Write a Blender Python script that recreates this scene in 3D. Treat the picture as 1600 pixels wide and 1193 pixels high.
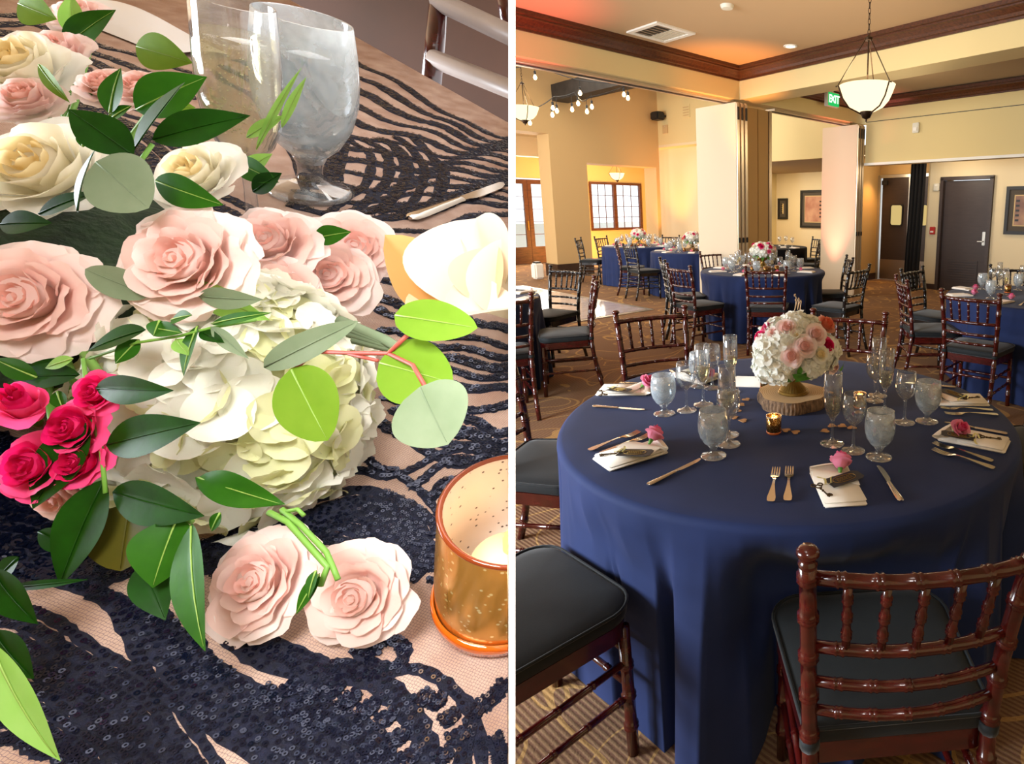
import bpy, bmesh, math, random
import numpy as np
from mathutils import Vector, Matrix
from mathutils import noise as mnoise
for o in list(bpy.data.objects): bpy.data.objects.remove(o)
SC = bpy.context.scene
COL = SC.collection
PI = math.pi
# ------------------------------------------------------------------ camera
FPX, CX, CY, CAMH = 900.0, 1202.0, 511.0, 1.5          # focal length and principal point in a 1600x1193 frame
PITCH = math.atan((511 - 326) / FPX); CP, SP = math.cos(PITCH), math.sin(PITCH)
cd = bpy.data.cameras.new('camera'); cam = bpy.data.objects.new('camera', cd); COL.objects.link(cam)
cd.sensor_fit = 'HORIZONTAL'; cd.sensor_width = 36.0; cd.lens = 36.0 * FPX / 1600
cd.shift_x = (800 - CX) / 1600; cd.shift_y = (CY - 596.5) / 1600
cd.clip_start = 0.02; cd.clip_end = 100
cam.location = (0, 0, CAMH); cam.rotation_euler = (PI / 2 - PITCH, 0, 0)
SC.camera = cam
# ------------------------------------------------------------------ world, light, exposure
SC.view_settings.view_transform = 'Standard'; SC.view_settings.look = 'None'
SC.view_settings.gamma = 1.0; SC.view_settings.use_curve_mapping = False
SC.view_settings.exposure = 0.0
SC.cycles.use_denoising = True
SC.cycles.max_bounces = 10; SC.cycles.transmission_bounces = 10; SC.cycles.transparent_max_bounces = 16
SC.cycles.caustics_reflective = False; SC.cycles.caustics_refractive = False
SC.cycles.sample_clamp_indirect = 6.0
w = bpy.data.worlds.new('daylight'); SC.world = w; w.use_nodes = True
w.node_tree.nodes['Background'].inputs[0].default_value = (0.86, 0.93, 1.0, 1)
w.node_tree.nodes['Background'].inputs[1].default_value = 1.9

def lamp(name, kind, loc, power, color, aim=None, size=None, size_y=None, spot=None, blend=0.5, radius=None, spread=None):
    l = bpy.data.lights.new(name, kind); l.energy = power; l.color = color
    if kind == 'AREA':
        l.shape = 'RECTANGLE'; l.size = size; l.size_y = size_y or size
        if spread: l.spread = math.radians(spread)
    if kind == 'SPOT': l.spot_size = math.radians(spot); l.spot_blend = blend
    if radius is not None and kind != 'AREA': l.shadow_soft_size = radius
    o = bpy.data.objects.new(name, l); COL.objects.link(o); o.location = loc
    if aim is not None:
        o.rotation_euler = (Vector(aim) - Vector(loc)).to_track_quat('-Z', 'Y').to_euler()
    return o
A2 = (0.661, 0.750); B2 = (-0.750, 0.661); C0 = (-0.39, 8.0)      # the hall's own axes, turned against the camera
def W(a, b, z=0.0): return (C0[0] + a * A2[0] + b * B2[0], C0[1] + a * A2[1] + b * B2[1], z)
# daylight through the hall's tall windows, behind and left of the camera
lamp('window_daylight', 'AREA', (-4.6, 0.5, 1.75), 640, (0.84, 0.92, 1.0), (0.1, 2.2, 0.6), 2.2, 2.0)
lamp('window_daylight', 'AREA', (1.5, -3.2, 2.2), 4, (0.95, 0.93, 0.92), (0.6, 3.5, 1.0), 4.0, 1.6)
# daylight in the rooms beyond the openings
lamp('window_daylight', 'AREA', W(-4.5, 6.0, 2.2), 330, (1.0, 0.95, 0.87), W(1.0, 3.6, 0.8), 4.0, 2.4)
lamp('window_daylight', 'AREA', W(-3.6, 2.6, 2.0), 40, (1.0, 0.96, 0.90), W(1.0, 1.6, 1.4), 3.0, 2.4)
lamp('alcove_daylight', 'AREA', W(2.2, 9.7, 1.9), 220, (1.0, 0.88, 0.72), W(2.2, 7.5, 1.3), 3.6, 1.8)
lamp('ceiling_wash', 'AREA', W(-1.6, -2.2, 2.6), 17, (1.0, 0.85, 0.66), W(-1.6, -2.2, 9), 3.0, 3.0)  # wash lamps here are unseen fills, added to brighten ceiling and rooms
lamp('bay_wash', 'POINT', W(1.5, -1.6, 2.55), 22, (1.0, 0.80, 0.50), radius=0.3)
lamp('hall_wash', 'AREA', W(0.6, 3.4, 4.2), 110, (1.0, 0.88, 0.70), W(0.6, 3.4, 0), 4.0, 3.0)
lamp('corridor_wash', 'POINT', W(3.75, -1.2, 2.2), 20, (1.0, 0.84, 0.62), radius=0.2)
lamp('corridor_wash', 'POINT', W(3.75, -3.0, 2.2), 20, (1.0, 0.84, 0.62), radius=0.2)
lamp('side_room_wash', 'AREA', W(4.6, 3.6, 2.3), 90, (1.0, 0.87, 0.66), W(4.9, 3.6, 0), 2.0, 2.0)
lamp('kitchen_wash', 'POINT', W(4.75, 0.35, 2.2), 9, (1.0, 0.72, 0.40), radius=0.15)
# coloured party uplights on the floor
lamp('red_uplight', 'SPOT', W(-3.25, -0.22, 1.35), 260, (1.0, 0.10, 0.09), W(-3.3, -0.16, 3.2), spot=70, blend=0.9, radius=0.05)
lamp('amber_uplight', 'SPOT', W(-0.50, -0.30, 1.35), 230, (1.0, 0.40, 0.10), W(-0.42, -0.18, 3.2), spot=60, blend=0.9, radius=0.05)
lamp('red_uplight', 'SPOT', W(2.40, 0.34, 0.06), 420, (1.0, 0.24, 0.18), W(2.62, 0.22, 3.0), spot=46, blend=0.9, radius=0.05)
lamp('amber_uplight', 'SPOT', W(3.30, 5.9, 0.06), 500, (1.0, 0.40, 0.08), W(3.68, 6.3, 3.0), spot=60, blend=0.9, radius=0.05)
lamp('amber_uplight', 'SPOT', W(2.6, 7.3, 0.06), 900, (1.0, 0.46, 0.10), W(4.2, 9.9, 1.6), spot=120, blend=0.9, radius=0.05)
lamp('kitchen_lamp', 'SPOT', W(4.9, 0.55, 2.3), 60, (1.0, 0.50, 0.14), W(4.6, 0.9, 0.9), spot=90, blend=0.9, radius=0.05)

# ------------------------------------------------------------------ helpers
def at(px, py, z=0.0):
    dx = (px - CX) / FPX; dy = (CY - py) / FPX
    r = Vector((dx, dy * SP + CP, dy * CP - SP)); t = (z - CAMH) / r.z
    return Vector((r.x * t, r.y * t, z))
def seen_x(p):                                            # where a point stands from left to right, to number labels by
    d = p[1] * CP - (p[2] - CAMH) * SP
    return p[0] / d
class MB:
    def __init__(s): s.v = []; s.f = []
    def add(s, vs, fs, m=None):
        n = len(s.v)
        s.v += [tuple(m @ Vector(v)) for v in vs] if m is not None else [tuple(v) for v in vs]
        s.f += [tuple(i + n for i in f) for f in fs]
        return s
    def box(s, c, d, m=None, bev=0.0):
        x, y, z = c; a, b, e = d[0] / 2, d[1] / 2, d[2] / 2
        if bev <= 0:
            vs = [(x + i * a, y + j * b, z + k * e) for k in (-1, 1) for j in (-1, 1) for i in (-1, 1)]
            return s.add(vs, [(0, 2, 3, 1), (4, 5, 7, 6), (0, 1, 5, 4), (2, 6, 7, 3), (0, 4, 6, 2), (1, 3, 7, 5)], m)
        bm = bmesh.new(); bmesh.ops.create_cube(bm, size=1)
        for v in bm.verts: v.co = (x + v.co.x * d[0], y + v.co.y * d[1], z + v.co.z * d[2])
        bmesh.ops.bevel(bm, geom=bm.edges[:], offset=bev, segments=2, affect='EDGES')
        return s.bm(bm, m)
    def bm(s, bm, m=None):
        bm.verts.index_update()
        s.add([v.co.copy() for v in bm.verts], [[v.index for v in f.verts] for f in bm.faces], m); bm.free(); return s
    def quad(s, a, b, c, d): return s.add([a, b, c, d], [(0, 1, 2, 3)])
    def prism(s, poly, z0, z1, m=None):
        n = len(poly); vs = [(p[0], p[1], z0) for p in poly] + [(p[0], p[1], z1) for p in poly]
        fs = [tuple(range(n))[::-1], tuple(range(n, 2 * n))] + [(i, (i + 1) % n, n + (i + 1) % n, n + i) for i in range(n)]
        return s.add(vs, fs, m)
    def lathe(s, prof, n=24, m=None, caps=True, wob=None):
        vs = []; fs = []; k = len(prof)
        for i in range(n):
            t = 2 * PI * i / n; c, sn = math.cos(t), math.sin(t)
            for r, z in prof:
                q = r if wob is None else r * wob(t, z)
                vs.append((q * c, q * sn, z))
        for i in range(n):
            j = (i + 1) % n
            for q in range(k - 1): fs.append((i * k + q, j * k + q, j * k + q + 1, i * k + q + 1))
        if caps:
            if prof[0][0] > 1e-6: fs.append(tuple(i * k for i in range(n))[::-1])
            if prof[-1][0] > 1e-6: fs.append(tuple(i * k + k - 1 for i in range(n)))
        return s.add(vs, fs, m)
    def tube(s, pts, rad, n=10, m=None, caps=True):
        pts = [Vector(p) for p in pts]
        if not hasattr(rad, '__len__'): rad = [rad] * len(pts)
        vs = []; fs = []; u = None
        for i, p in enumerate(pts):
            t = (pts[min(i + 1, len(pts) - 1)] - pts[max(i - 1, 0)])
            t = t.normalized() if t.length > 1e-9 else Vector((0, 0, 1))
            if u is None: u = t.orthogonal().normalized()
            else:
                u = u - t * u.dot(t); u = u.normalized() if u.length > 1e-6 else t.orthogonal().normalized()
            v = t.cross(u)
            for j in range(n):
                a = 2 * PI * j / n
                vs.append(p + (u * math.cos(a) + v * math.sin(a)) * rad[i])
        for i in range(len(pts) - 1):
            for j in range(n):
                q = (j + 1) % n
                fs.append((i * n + j, i * n + q, (i + 1) * n + q, (i + 1) * n + j))
        if caps:
            fs.append(tuple(range(n))[::-1]); fs.append(tuple((len(pts) - 1) * n + j for j in range(n)))
        return s.add(vs, fs, m)
    def grid(s, fn, nu, nv, m=None, wrap=False):
        vs = [fn(i / nu, j / nv) for j in range(nv + 1) for i in range(nu + (0 if wrap else 1))]
        k = nu if wrap else nu + 1
        fs = []
        for j in range(nv):
            for i in range(nu):
                i2 = (i + 1) % k if wrap else i + 1
                fs.append((j * k + i, j * k + i2, (j + 1) * k + i2, (j + 1) * k + i))
        return s.add(vs, fs, m)
    def mesh(s, name, mat, smooth=True):
        me = bpy.data.meshes.new(name); me.from_pydata(s.v, [], s.f)
        if mat is not None: me.materials.append(mat)
        if smooth is True: me.polygons.foreach_set('use_smooth', [True] * len(me.polygons))
        me.update()
        if smooth == 'auto':
            me.polygons.foreach_set('use_smooth', [True] * len(me.polygons)); me.set_sharp_from_angle(angle=math.radians(40))
        return me
    def build(s, name, mat, parent=None, smooth='auto', loc=None, rot=None):
        return link(name, s.mesh(name, mat, smooth), parent, loc, rot)
def link(name, me, parent=None, loc=None, rot=None, mw=None):
    o = bpy.data.objects.new(name, me); COL.objects.link(o)
    if parent is not None: o.parent = parent
    if loc is not None: o.location = loc
    if rot is not None: o.rotation_euler = rot
    if mw is not None: o.matrix_local = mw
    return o
def tag(o, label, cat, group=None, kind=None):
    o['label'] = label; o['category'] = cat
    if group: o['group'] = group
    if kind: o['kind'] = kind
    return o
def thing(name, label, cat, loc=(0, 0, 0), rz=0.0, group=None, mw=None):
    o = bpy.data.objects.new(name, None); o.empty_display_size = 0.05; COL.objects.link(o)
    if mw is not None: o.matrix_world = mw
    else: o.location = loc; o.rotation_euler = (0, 0, rz)
    return tag(o, label, cat, group)
def struct(name, mb, mat, parent=None, smooth=False):
    o = mb.build(name, mat, parent, smooth)
    if parent is None: o['kind'] = 'structure'
    return o
def copy_tree(o, parent=None):
    c = o.copy(); COL.objects.link(c)
    if parent is not None: c.parent = parent
    for ch in o.children: copy_tree(ch, c)
    return c
ORD = ['first', 'second', 'third', 'fourth', 'fifth', 'sixth', 'seventh', 'eighth', 'ninth', 'tenth', 'eleventh', 'twelfth', 'thirteenth', 'fourteenth', 'fifteenth', 'sixteenth', 'seventeenth', 'eighteenth', 'nineteenth', 'twentieth']

# ------------------------------------------------------------------ materials
def srgb(h):
    h = h.lstrip('#'); c = [int(h[i:i + 2], 16) / 255 for i in (0, 2, 4)]
    return tuple(x / 12.92 if x <= 0.04045 else ((x + 0.055) / 1.055) ** 2.4 for x in c) + (1.0,)
def mat(name, col, rough=0.5, metal=0.0, spec=0.5, noise=None, bump=None, sheen=0.0, emit=None, trans=0.0, sss=0.0, coat=0.0, alpha=None):
    m = bpy.data.materials.new(name); m.use_nodes = True; nt = m.node_tree; b = nt.nodes['Principled BSDF']
    c = srgb(col) if isinstance(col, str) else col
    b.inputs['Base Color'].default_value = c; b.inputs['Roughness'].default_value = rough; b.inputs['Metallic'].default_value = metal
    b.inputs['Specular IOR Level'].default_value = spec
    if sheen: b.inputs['Sheen Weight'].default_value = sheen; b.inputs['Sheen Roughness'].default_value = 0.4
    if coat: b.inputs['Coat Weight'].default_value = coat; b.inputs['Coat Roughness'].default_value = 0.08
    if trans: b.inputs['Transmission Weight'].default_value = trans
    if sss: b.inputs['Subsurface Weight'].default_value = sss; b.inputs['Subsurface Radius'].default_value = (0.01, 0.006, 0.004)
    if emit: b.inputs['Emission Color'].default_value = srgb(emit[0]); b.inputs['Emission Strength'].default_value = emit[1]
    L = nt.links.new
    tc = nt.nodes.new('ShaderNodeTexCoord')
    if noise:                                             # (second colour, scale, stretch)
        n = nt.nodes.new('ShaderNodeTexNoise'); n.inputs['Scale'].default_value = noise[1]; n.inputs['Detail'].default_value = 5
        mp = nt.nodes.new('ShaderNodeMapping'); mp.inputs['Scale'].default_value = noise[2] if len(noise) > 2 else (1, 1, 1)
        L(tc.outputs['Object'], mp.inputs['Vector']); L(mp.outputs[0], n.inputs['Vector'])
        r = nt.nodes.new('ShaderNodeValToRGB'); r.color_ramp.elements[0].position = 0.35; r.color_ramp.elements[1].position = 0.68
        r.color_ramp.elements[0].color = c; r.color_ramp.elements[1].color = srgb(noise[0])
        L(n.outputs['Fac'], r.inputs['Fac']); L(r.outputs[0], b.inputs['Base Color'])
    if bump:                                              # (scale, strength, stretch)
        n = nt.nodes.new('ShaderNodeTexNoise'); n.inputs['Scale'].default_value = bump[0]; n.inputs['Detail'].default_value = 4
        if len(bump) > 2:
            mp = nt.nodes.new('ShaderNodeMapping'); mp.inputs['Scale'].default_value = bump[2]
            L(tc.outputs['Object'], mp.inputs['Vector']); L(mp.outputs[0], n.inputs['Vector'])
        else: L(tc.outputs['Object'], n.inputs['Vector'])
        bp = nt.nodes.new('ShaderNodeBump'); bp.inputs['Strength'].default_value = bump[1]; bp.inputs['Distance'].default_value = 0.004
        L(n.outputs['Fac'], bp.inputs['Height']); L(bp.outputs[0], b.inputs['Normal'])
    return m
def glassmat(name, col=(1, 1, 1, 1), rough=0.0, ior=1.45):
    m = bpy.data.materials.new(name); m.use_nodes = True; nt = m.node_tree; nt.nodes.remove(nt.nodes['Principled BSDF'])
    g = nt.nodes.new('ShaderNodeBsdfGlass'); g.inputs['Color'].default_value = col; g.inputs['Roughness'].default_value = rough; g.inputs['IOR'].default_value = ior
    nt.links.new(g.outputs[0], nt.nodes['Material Output'].inputs['Surface']); return m
def thinglass(name, tint=(1, 1, 1, 1), gloss=0.12, haze=0.0):
    m = bpy.data.materials.new(name); m.use_nodes = True; nt = m.node_tree; nt.nodes.remove(nt.nodes['Principled BSDF']); L = nt.links.new
    t = nt.nodes.new('ShaderNodeBsdfTransparent'); t.inputs[0].default_value = tint
    g = nt.nodes.new('ShaderNodeBsdfGlossy'); g.inputs['Roughness'].default_value = 0.03
    lw = nt.nodes.new('ShaderNodeLayerWeight'); lw.inputs['Blend'].default_value = 0.35
    mr = nt.nodes.new('ShaderNodeMapRange'); mr.inputs['To Min'].default_value = gloss * 0.35; mr.inputs['To Max'].default_value = min(1, gloss * 5)
    L(lw.outputs['Facing'], mr.inputs['Value'])
    mx = nt.nodes.new('ShaderNodeMixShader'); L(mr.outputs[0], mx.inputs[0]); L(t.outputs[0], mx.inputs[1]); L(g.outputs[0], mx.inputs[2])
    out = mx
    if haze:
        d = nt.nodes.new('ShaderNodeBsdfDiffuse'); d.inputs[0].default_value = (0.86, 0.92, 0.95, 1)
        tl = nt.nodes.new('ShaderNodeBsdfTranslucent'); tl.inputs[0].default_value = (0.86, 0.92, 0.95, 1)
        dd = nt.nodes.new('ShaderNodeMixShader'); L(d.outputs[0], dd.inputs[1]); L(tl.outputs[0], dd.inputs[2])
        m2 = nt.nodes.new('ShaderNodeMixShader')
        n = nt.nodes.new('ShaderNodeTexNoise'); n.inputs['Scale'].default_value = 38; n.inputs['Detail'].default_value = 6
        tc = nt.nodes.new('ShaderNodeTexCoord'); L(tc.outputs['Object'], n.inputs['Vector'])
        r2 = nt.nodes.new('ShaderNodeMapRange'); r2.inputs['From Min'].default_value = 0.3; r2.inputs['From Max'].default_value = 0.7
        r2.inputs['To Min'].default_value = haze * 0.55; r2.inputs['To Max'].default_value = min(1, haze * 1.5)
        L(n.outputs['Fac'], r2.inputs['Value']); L(r2.outputs[0], m2.inputs[0])
        L(mx.outputs[0], m2.inputs[1]); L(dd.outputs[0], m2.inputs[2]); out = m2
    L(out.outputs[0], nt.nodes['Material Output'].inputs['Surface']); return m
def emis(name, col, strength):
    m = bpy.data.materials.new(name); m.use_nodes = True; nt = m.node_tree; nt.nodes.remove(nt.nodes['Principled BSDF'])
    e = nt.nodes.new('ShaderNodeEmission'); e.inputs[0].default_value = srgb(col); e.inputs[1].default_value = strength
    nt.links.new(e.outputs[0], nt.nodes['Material Output'].inputs['Surface']); return m

M = {}
M['cream'] = mat('cream_paint', '#dccaa4', 0.75, bump=(90, 0.05))
M['tan'] = mat('tan_paint', '#c4a472', 0.8, bump=(90, 0.05))
M['ochre'] = mat('ochre_paint', '#d8c28a', 0.8, bump=(90, 0.05))
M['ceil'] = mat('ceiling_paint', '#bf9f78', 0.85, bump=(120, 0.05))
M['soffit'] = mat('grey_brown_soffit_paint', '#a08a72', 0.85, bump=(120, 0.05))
M['white'] = mat('white_paint', '#ece7dc', 0.6)
M['partition'] = mat('white_partition_paint', '#f6f6f4', 0.6)
M['crown'] = mat('stained_crown_wood', '#5a3018', 0.35, noise=('#3a1d0e', 6, (1, 12, 12)), bump=(30, 0.15, (1, 12, 12)))
M['base'] = mat('dark_baseboard_wood', '#3c2619', 0.5, noise=('#2a1810', 5))
M['panel'] = mat('folding_panel_vinyl', '#d3c2a6', 0.65, bump=(220, 0.06))
M['seam'] = mat('dark_panel_edge', '#3a3029', 0.5)
M['track'] = mat('track_metal', '#c9b8a0', 0.3, 0.7)
M['mahog'] = mat('mahogany_lacquer', '#480f0c', 0.2, noise=('#300906', 14, (1, 1, 4)), coat=0.5)
M['black'] = mat('black_lacquer', '#16110f', 0.22, coat=0.5)
M['cush'] = mat('black_cushion_fabric', '#101416', 0.7, spec=0.3, noise=('#171c1e', 9), bump=(240, 0.08), sheen=0.15)
M['navy'] = mat('navy_table_linen', '#1c294f', 0.75, spec=0.2, noise=('#202e58', 5), bump=(420, 0.06), sheen=0.06)
M['navyd'] = mat('black_table_linen', '#0e0f16', 0.8, spec=0.2, bump=(400, 0.06))
M['door'] = mat('dark_brown_door', '#3a2b25', 0.5, noise=('#33251f', 5, (1, 1, 8)))
M['steel'] = mat('brushed_steel', '#9a8c7c', 0.35, 0.9, bump=(60, 0.08, (1, 1, 30)))
M['alu'] = mat('pale_aluminium', '#c8c4ba', 0.35, 0.8)
M['velvet'] = mat('black_drape', '#0c0a0b', 0.9)
M['bronze'] = mat('dark_bronze', '#3a2a1c', 0.4, 0.8)
M['shade'] = emis('lit_alabaster_bowl', '#ffe2b0', 1.9)
M['bulb'] = emis('lit_bulb', '#ffdca0', 9.0)
M['lens'] = emis('lit_downlight', '#ffe8bf', 7.0)
M['green'] = emis('exit_green', '#18e070', 1.1)
M['exitw'] = mat('exit_housing', '#d8d8d0', 0.5)
M['dark'] = mat('black_plastic', '#151415', 0.5)
M['red'] = mat('red_fire_alarm', '#b8241c', 0.4)
M['plast'] = mat('off_white_plastic', '#d8d2c0', 0.5)
M['gold'] = mat('antique_gold', '#a98a4a', 0.38, 0.85, noise=('#8a6c34', 20))
M['cutl'] = mat('polished_cutlery', '#dcd4ca', 0.16, 1.0)
M['napkin'] = mat('ivory_napkin_linen', '#f3e9da', 0.8, bump=(300, 0.1), sheen=0.2)
M['glass'] = glassmat('clear_glass')
M['thin'] = thinglass('thin_clear_glass', (0.96, 0.97, 0.98, 1), 0.15, 0.035)  # slight white haze mixed in for window reflections on the glass
M['pane'] = thinglass('window_glass', (0.99, 1, 1, 1), 0.05)
M['frost'] = thinglass('iced_water_glass', (0.95, 0.97, 0.98, 1), 0.16, 0.24)
M['champ'] = thinglass('champagne', (0.97, 0.90, 0.66, 1), 0.10)
M['pinkp'] = mat('hot_pink_petal', '#d8426f', 0.55, sss=0.1)
M['leafd'] = mat('green_leaf', '#3f7a2a', 0.4, noise=('#5d9a3a', 20))
M['heart'] = mat('pale_wood_heart', '#b98a5c', 0.6, noise=('#a87848', 40))
M['tagk'] = mat('black_card_tag', '#28282c', 0.6)
M['ribbon'] = mat('pale_gold_ribbon', '#d8cf8a', 0.4)
M['keyb'] = mat('bronze_key', '#4d3c24', 0.4, 0.9)
# ------------------------------------------------------------------ carpet and dance floor materials
def carpet():
    m = bpy.data.materials.new('swirl_carpet'); m.use_nodes = True; nt = m.node_tree; b = nt.nodes['Principled BSDF']; L = nt.links.new
    N = nt.nodes.new
    tc = N('ShaderNodeTexCoord')
    mp = N('ShaderNodeMapping'); mp.inputs['Rotation'].default_value = (0, 0, math.radians(38)); L(tc.outputs['Object'], mp.inputs[0])
    # fine woven rows
    wv = N('ShaderNodeTexWave'); wv.wave_type = 'BANDS'; wv.bands_direction = 'Y'; wv.inputs['Scale'].default_value = 18; wv.inputs['Distortion'].default_value = 0.6; wv.inputs['Detail'].default_value = 2; wv.inputs['Detail Scale'].default_value = 6
    L(mp.outputs[0], wv.inputs[0])
    n1 = N('ShaderNodeTexNoise'); n1.inputs['Scale'].default_value = 160; L(mp.outputs[0], n1.inputs[0])
    r1 = N('ShaderNodeValToRGB'); e = r1.color_ramp.elements; e[0].position = 0.25; e[0].color = srgb('#664438'); e[1].position = 0.6; e[1].color = srgb('#8a6c50')
    L(wv.outputs['Fac'], r1.inputs[0])
    mxn = N('ShaderNodeMix'); mxn.data_type = 'RGBA'; mxn.inputs['Factor'].default_value = 0.35; L(r1.outputs[0], mxn.inputs[6])
    r1b = N('ShaderNodeValToRGB'); r1b.color_ramp.elements[0].color = srgb('#4c3a30'); r1b.color_ramp.elements[1].color = srgb('#a08060'); L(n1.outputs['Fac'], r1b.inputs[0]); L(r1b.outputs[0], mxn.inputs[7])
    # meandering gold ribbons: contour lines of a warped noise
    def ribbon(scale, off, width, k):
        mo = N('ShaderNodeMapping'); mo.inputs['Location'].default_value = off; L(tc.outputs['Object'], mo.inputs[0])
        ns = N('ShaderNodeTexNoise'); ns.inputs['Scale'].default_value = scale; ns.inputs['Detail'].default_value = 0.4; ns.inputs['Distortion'].default_value = 0.9; L(mo.outputs[0], ns.inputs[0])
        a = N('ShaderNodeMath'); a.operation = 'MULTIPLY'; a.inputs[1].default_value = k; L(ns.outputs['Fac'], a.inputs[0])
        f = N('ShaderNodeMath'); f.operation = 'PINGPONG'; f.inputs[1].default_value = 0.5; L(a.outputs[0], f.inputs[0])
        c = N('ShaderNodeMath'); c.operation = 'LESS_THAN'; c.inputs[1].default_value = width; L(f.outputs[0], c.inputs[0])
        return c
    q1 = ribbon(1.6, (0, 0, 0), 0.040, 5.0); q2 = ribbon(1.25, (3.1, 7.7, 0), 0.030, 4.2)
    mx = N('ShaderNodeMath'); mx.operation = 'MAXIMUM'; L(q1.outputs[0], mx.inputs[0]); L(q2.outputs[0], mx.inputs[1])
    mg = N('ShaderNodeMix'); mg.data_type = 'RGBA'; L(mx.outputs[0], mg.inputs['Factor']); L(mxn.outputs[2], mg.inputs[6])
    r3 = N('ShaderNodeValToRGB'); r3.color_ramp.elements[0].color = srgb('#947046'); r3.color_ramp.elements[1].color = srgb('#b4905e'); L(n1.outputs['Fac'], r3.inputs[0]); L(r3.outputs[0], mg.inputs[7])
    L(mg.outputs[2], b.inputs['Base Color']); b.inputs['Roughness'].default_value = 0.95; b.inputs['Specular IOR Level'].default_value = 0.1
    bp = N('ShaderNodeBump'); bp.inputs['Strength'].default_value = 0.35; bp.inputs['Distance'].default_value = 0.004
    ad = N('ShaderNodeMath'); ad.operation = 'ADD'; L(wv.outputs['Fac'], ad.inputs[0]); L(n1.outputs['Fac'], ad.inputs[1]); L(ad.outputs[0], bp.inputs['Height']); L(bp.outputs[0], b.inputs['Normal'])
    return m
def parquet():
    m = mat('dance_parquet', '#c0a498', 0.10, coat=0.6); nt = m.node_tree; b = nt.nodes['Principled BSDF']; L = nt.links.new
    tc = nt.nodes.new('ShaderNodeTexCoord'); mp = nt.nodes.new('ShaderNodeMapping'); mp.inputs['Rotation'].default_value = (0, 0, math.radians(-48.6)); L(tc.outputs['Object'], mp.inputs[0])
    ck = nt.nodes.new('ShaderNodeTexBrick'); ck.inputs['Scale'].default_value = 3.3; ck.inputs['Color1'].default_value = srgb('#ddd2d0'); ck.inputs['Color2'].default_value = srgb('#cbbab6'); ck.inputs['Mortar'].default_value = srgb('#b8a49e'); ck.inputs['Mortar Size'].default_value = 0.006  # wood coloured pale for the window light mirrored in it
    L(mp.outputs[0], ck.inputs[0]); L(ck.outputs[0], b.inputs['Base Color']); return m
M['carpet'] = carpet(); M['parquet'] = parquet()

# ------------------------------------------------------------------ the hall
def wbox(mb, a0, a1, b0, b1, z0, z1):
    return mb.prism([W(a0, b0)[:2], W(a1, b0)[:2], W(a1, b1)[:2], W(a0, b1)[:2]], z0, z1)
def S(name, mt, *boxes):
    mb = MB()
    for q in boxes: wbox(mb, *q)
    return struct(name, mb, M[mt])
S('floor', 'carpet', (-11, 9, -9.3, 12.5, -0.1, 0.0))
df = MB(); wbox(df, -6.0, -0.53, 1.49, 5.6, 0.0, 0.016); dfo = df.build('dance_floor', M['parquet'], smooth=False); dfo['kind'] = 'structure'
tr = MB(); wbox(tr, -6.0, -0.45, 1.41, 1.49, 0, 0.012); wbox(tr, -0.53, -0.45, 1.49, 5.6, 0, 0.012); tr.build('edge_trim', M['alu'], dfo, False)
S('ceiling', 'ceil', (-9.8, 0.2, -9.3, 0.3, 3.28, 3.4))
S('wall_rear', 'ochre', (-9.9, -9.7, -9.3, 0.3, 0, 3.4))
S('wall_right', 'ochre', (-9.7, 6.2, -9.3, -9.1, 0, 3.4))
S('wall_rear_upper', 'ochre', (-9.9, -9.7, 0.3, 12.5, 2.9, 5.7))
S('beam_left', 'ochre', (-9.7, 3.1, 0.0, 0.34, 2.9, 3.5))
SHEAR = 0.045
br = MB(); br.prism([W(0, 0)[:2], W(0.4, 0)[:2], W(0.4 - 8 * SHEAR, -8)[:2], W(-8 * SHEAR, -8)[:2]], 2.9, 3.5); struct('beam_right', br, M['ochre'])
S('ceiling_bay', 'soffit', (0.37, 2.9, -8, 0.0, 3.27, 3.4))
S('wall_header', 'ochre', (2.9, 3.06, -8, -0.12, 2.21, 3.5))
sm = MB(); wbox(sm, 2.893, 2.9, -8, -0.12, 2.905, 2.915); struct('trim_1', sm, M['seam'])
sm = MB(); wbox(sm, 2.84, 2.9, -8, -0.14, 2.21, 2.25); struct('trim_2', sm, M['white'])
# stained crown mouldings
def crown(name, along, x0, x1, off, sgn, z=3.125, shear=0.0):
    prof = [(0.0, 0), (0.022, 0), (0.022, 0.022), (0.035, 0.03), (0.05, 0.055), (0.085, 0.09), (0.105, 0.098), (0.105, 0.112), (0.13, 0.118), (0.13, 0.155), (0.0, 0.155)]
    mb = MB(); vs = []
    for e, x in ((0, x0), (1, x1)):
        for d, h in prof:
            # the far end is mitred into the corner
            xx = x - d if (e == 1 and along == 'a') else (x - d if (e == 1) else x)
            p = W(xx, off + sgn * d, z + h) if along == 'a' else W(off + sgn * d + shear * xx, xx, z + h)
            vs.append(p)
    n = len(prof); mb.add(vs, [(i, (i + 1) % n, n + (i + 1) % n, n + i) for i in range(n)] + [tuple(range(n)), tuple(range(n, 2 * n))])
    return struct(name, mb, M['crown'])
crown('trim_3', 'a', -9, 0.0, 0.0, -1)
crown('trim_4', 'b', -8, 0.0, 0.0, -1, shear=SHEAR)
crown('trim_5', 'a', 0.37, 2.9, 0.0, -1, 3.1)
crown('trim_6', 'b', -8, 0.0, 2.9, -1, 3.1)
# ceiling tracks of the folding partition
tk = MB(); wbox(tk, -9, -0.02, 0.08, 0.26, 2.868, 2.9); t1 = struct('track_1', tk, M['track'])
tk = MB(); wbox(tk, -9, -0.02, 0.15, 0.19, 2.86, 2.8679); tk.build('groove', M['seam'], t1, False)
tk = MB(); wbox(tk, 0.8, 2.72, 0.08, 0.26, 2.868, 2.9); t1 = struct('track_2', tk, M['track'])
tk = MB(); wbox(tk, 0.8, 2.72, 0.15, 0.19, 2.86, 2.8679); tk.build('groove', M['seam'], t1, False)
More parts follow.
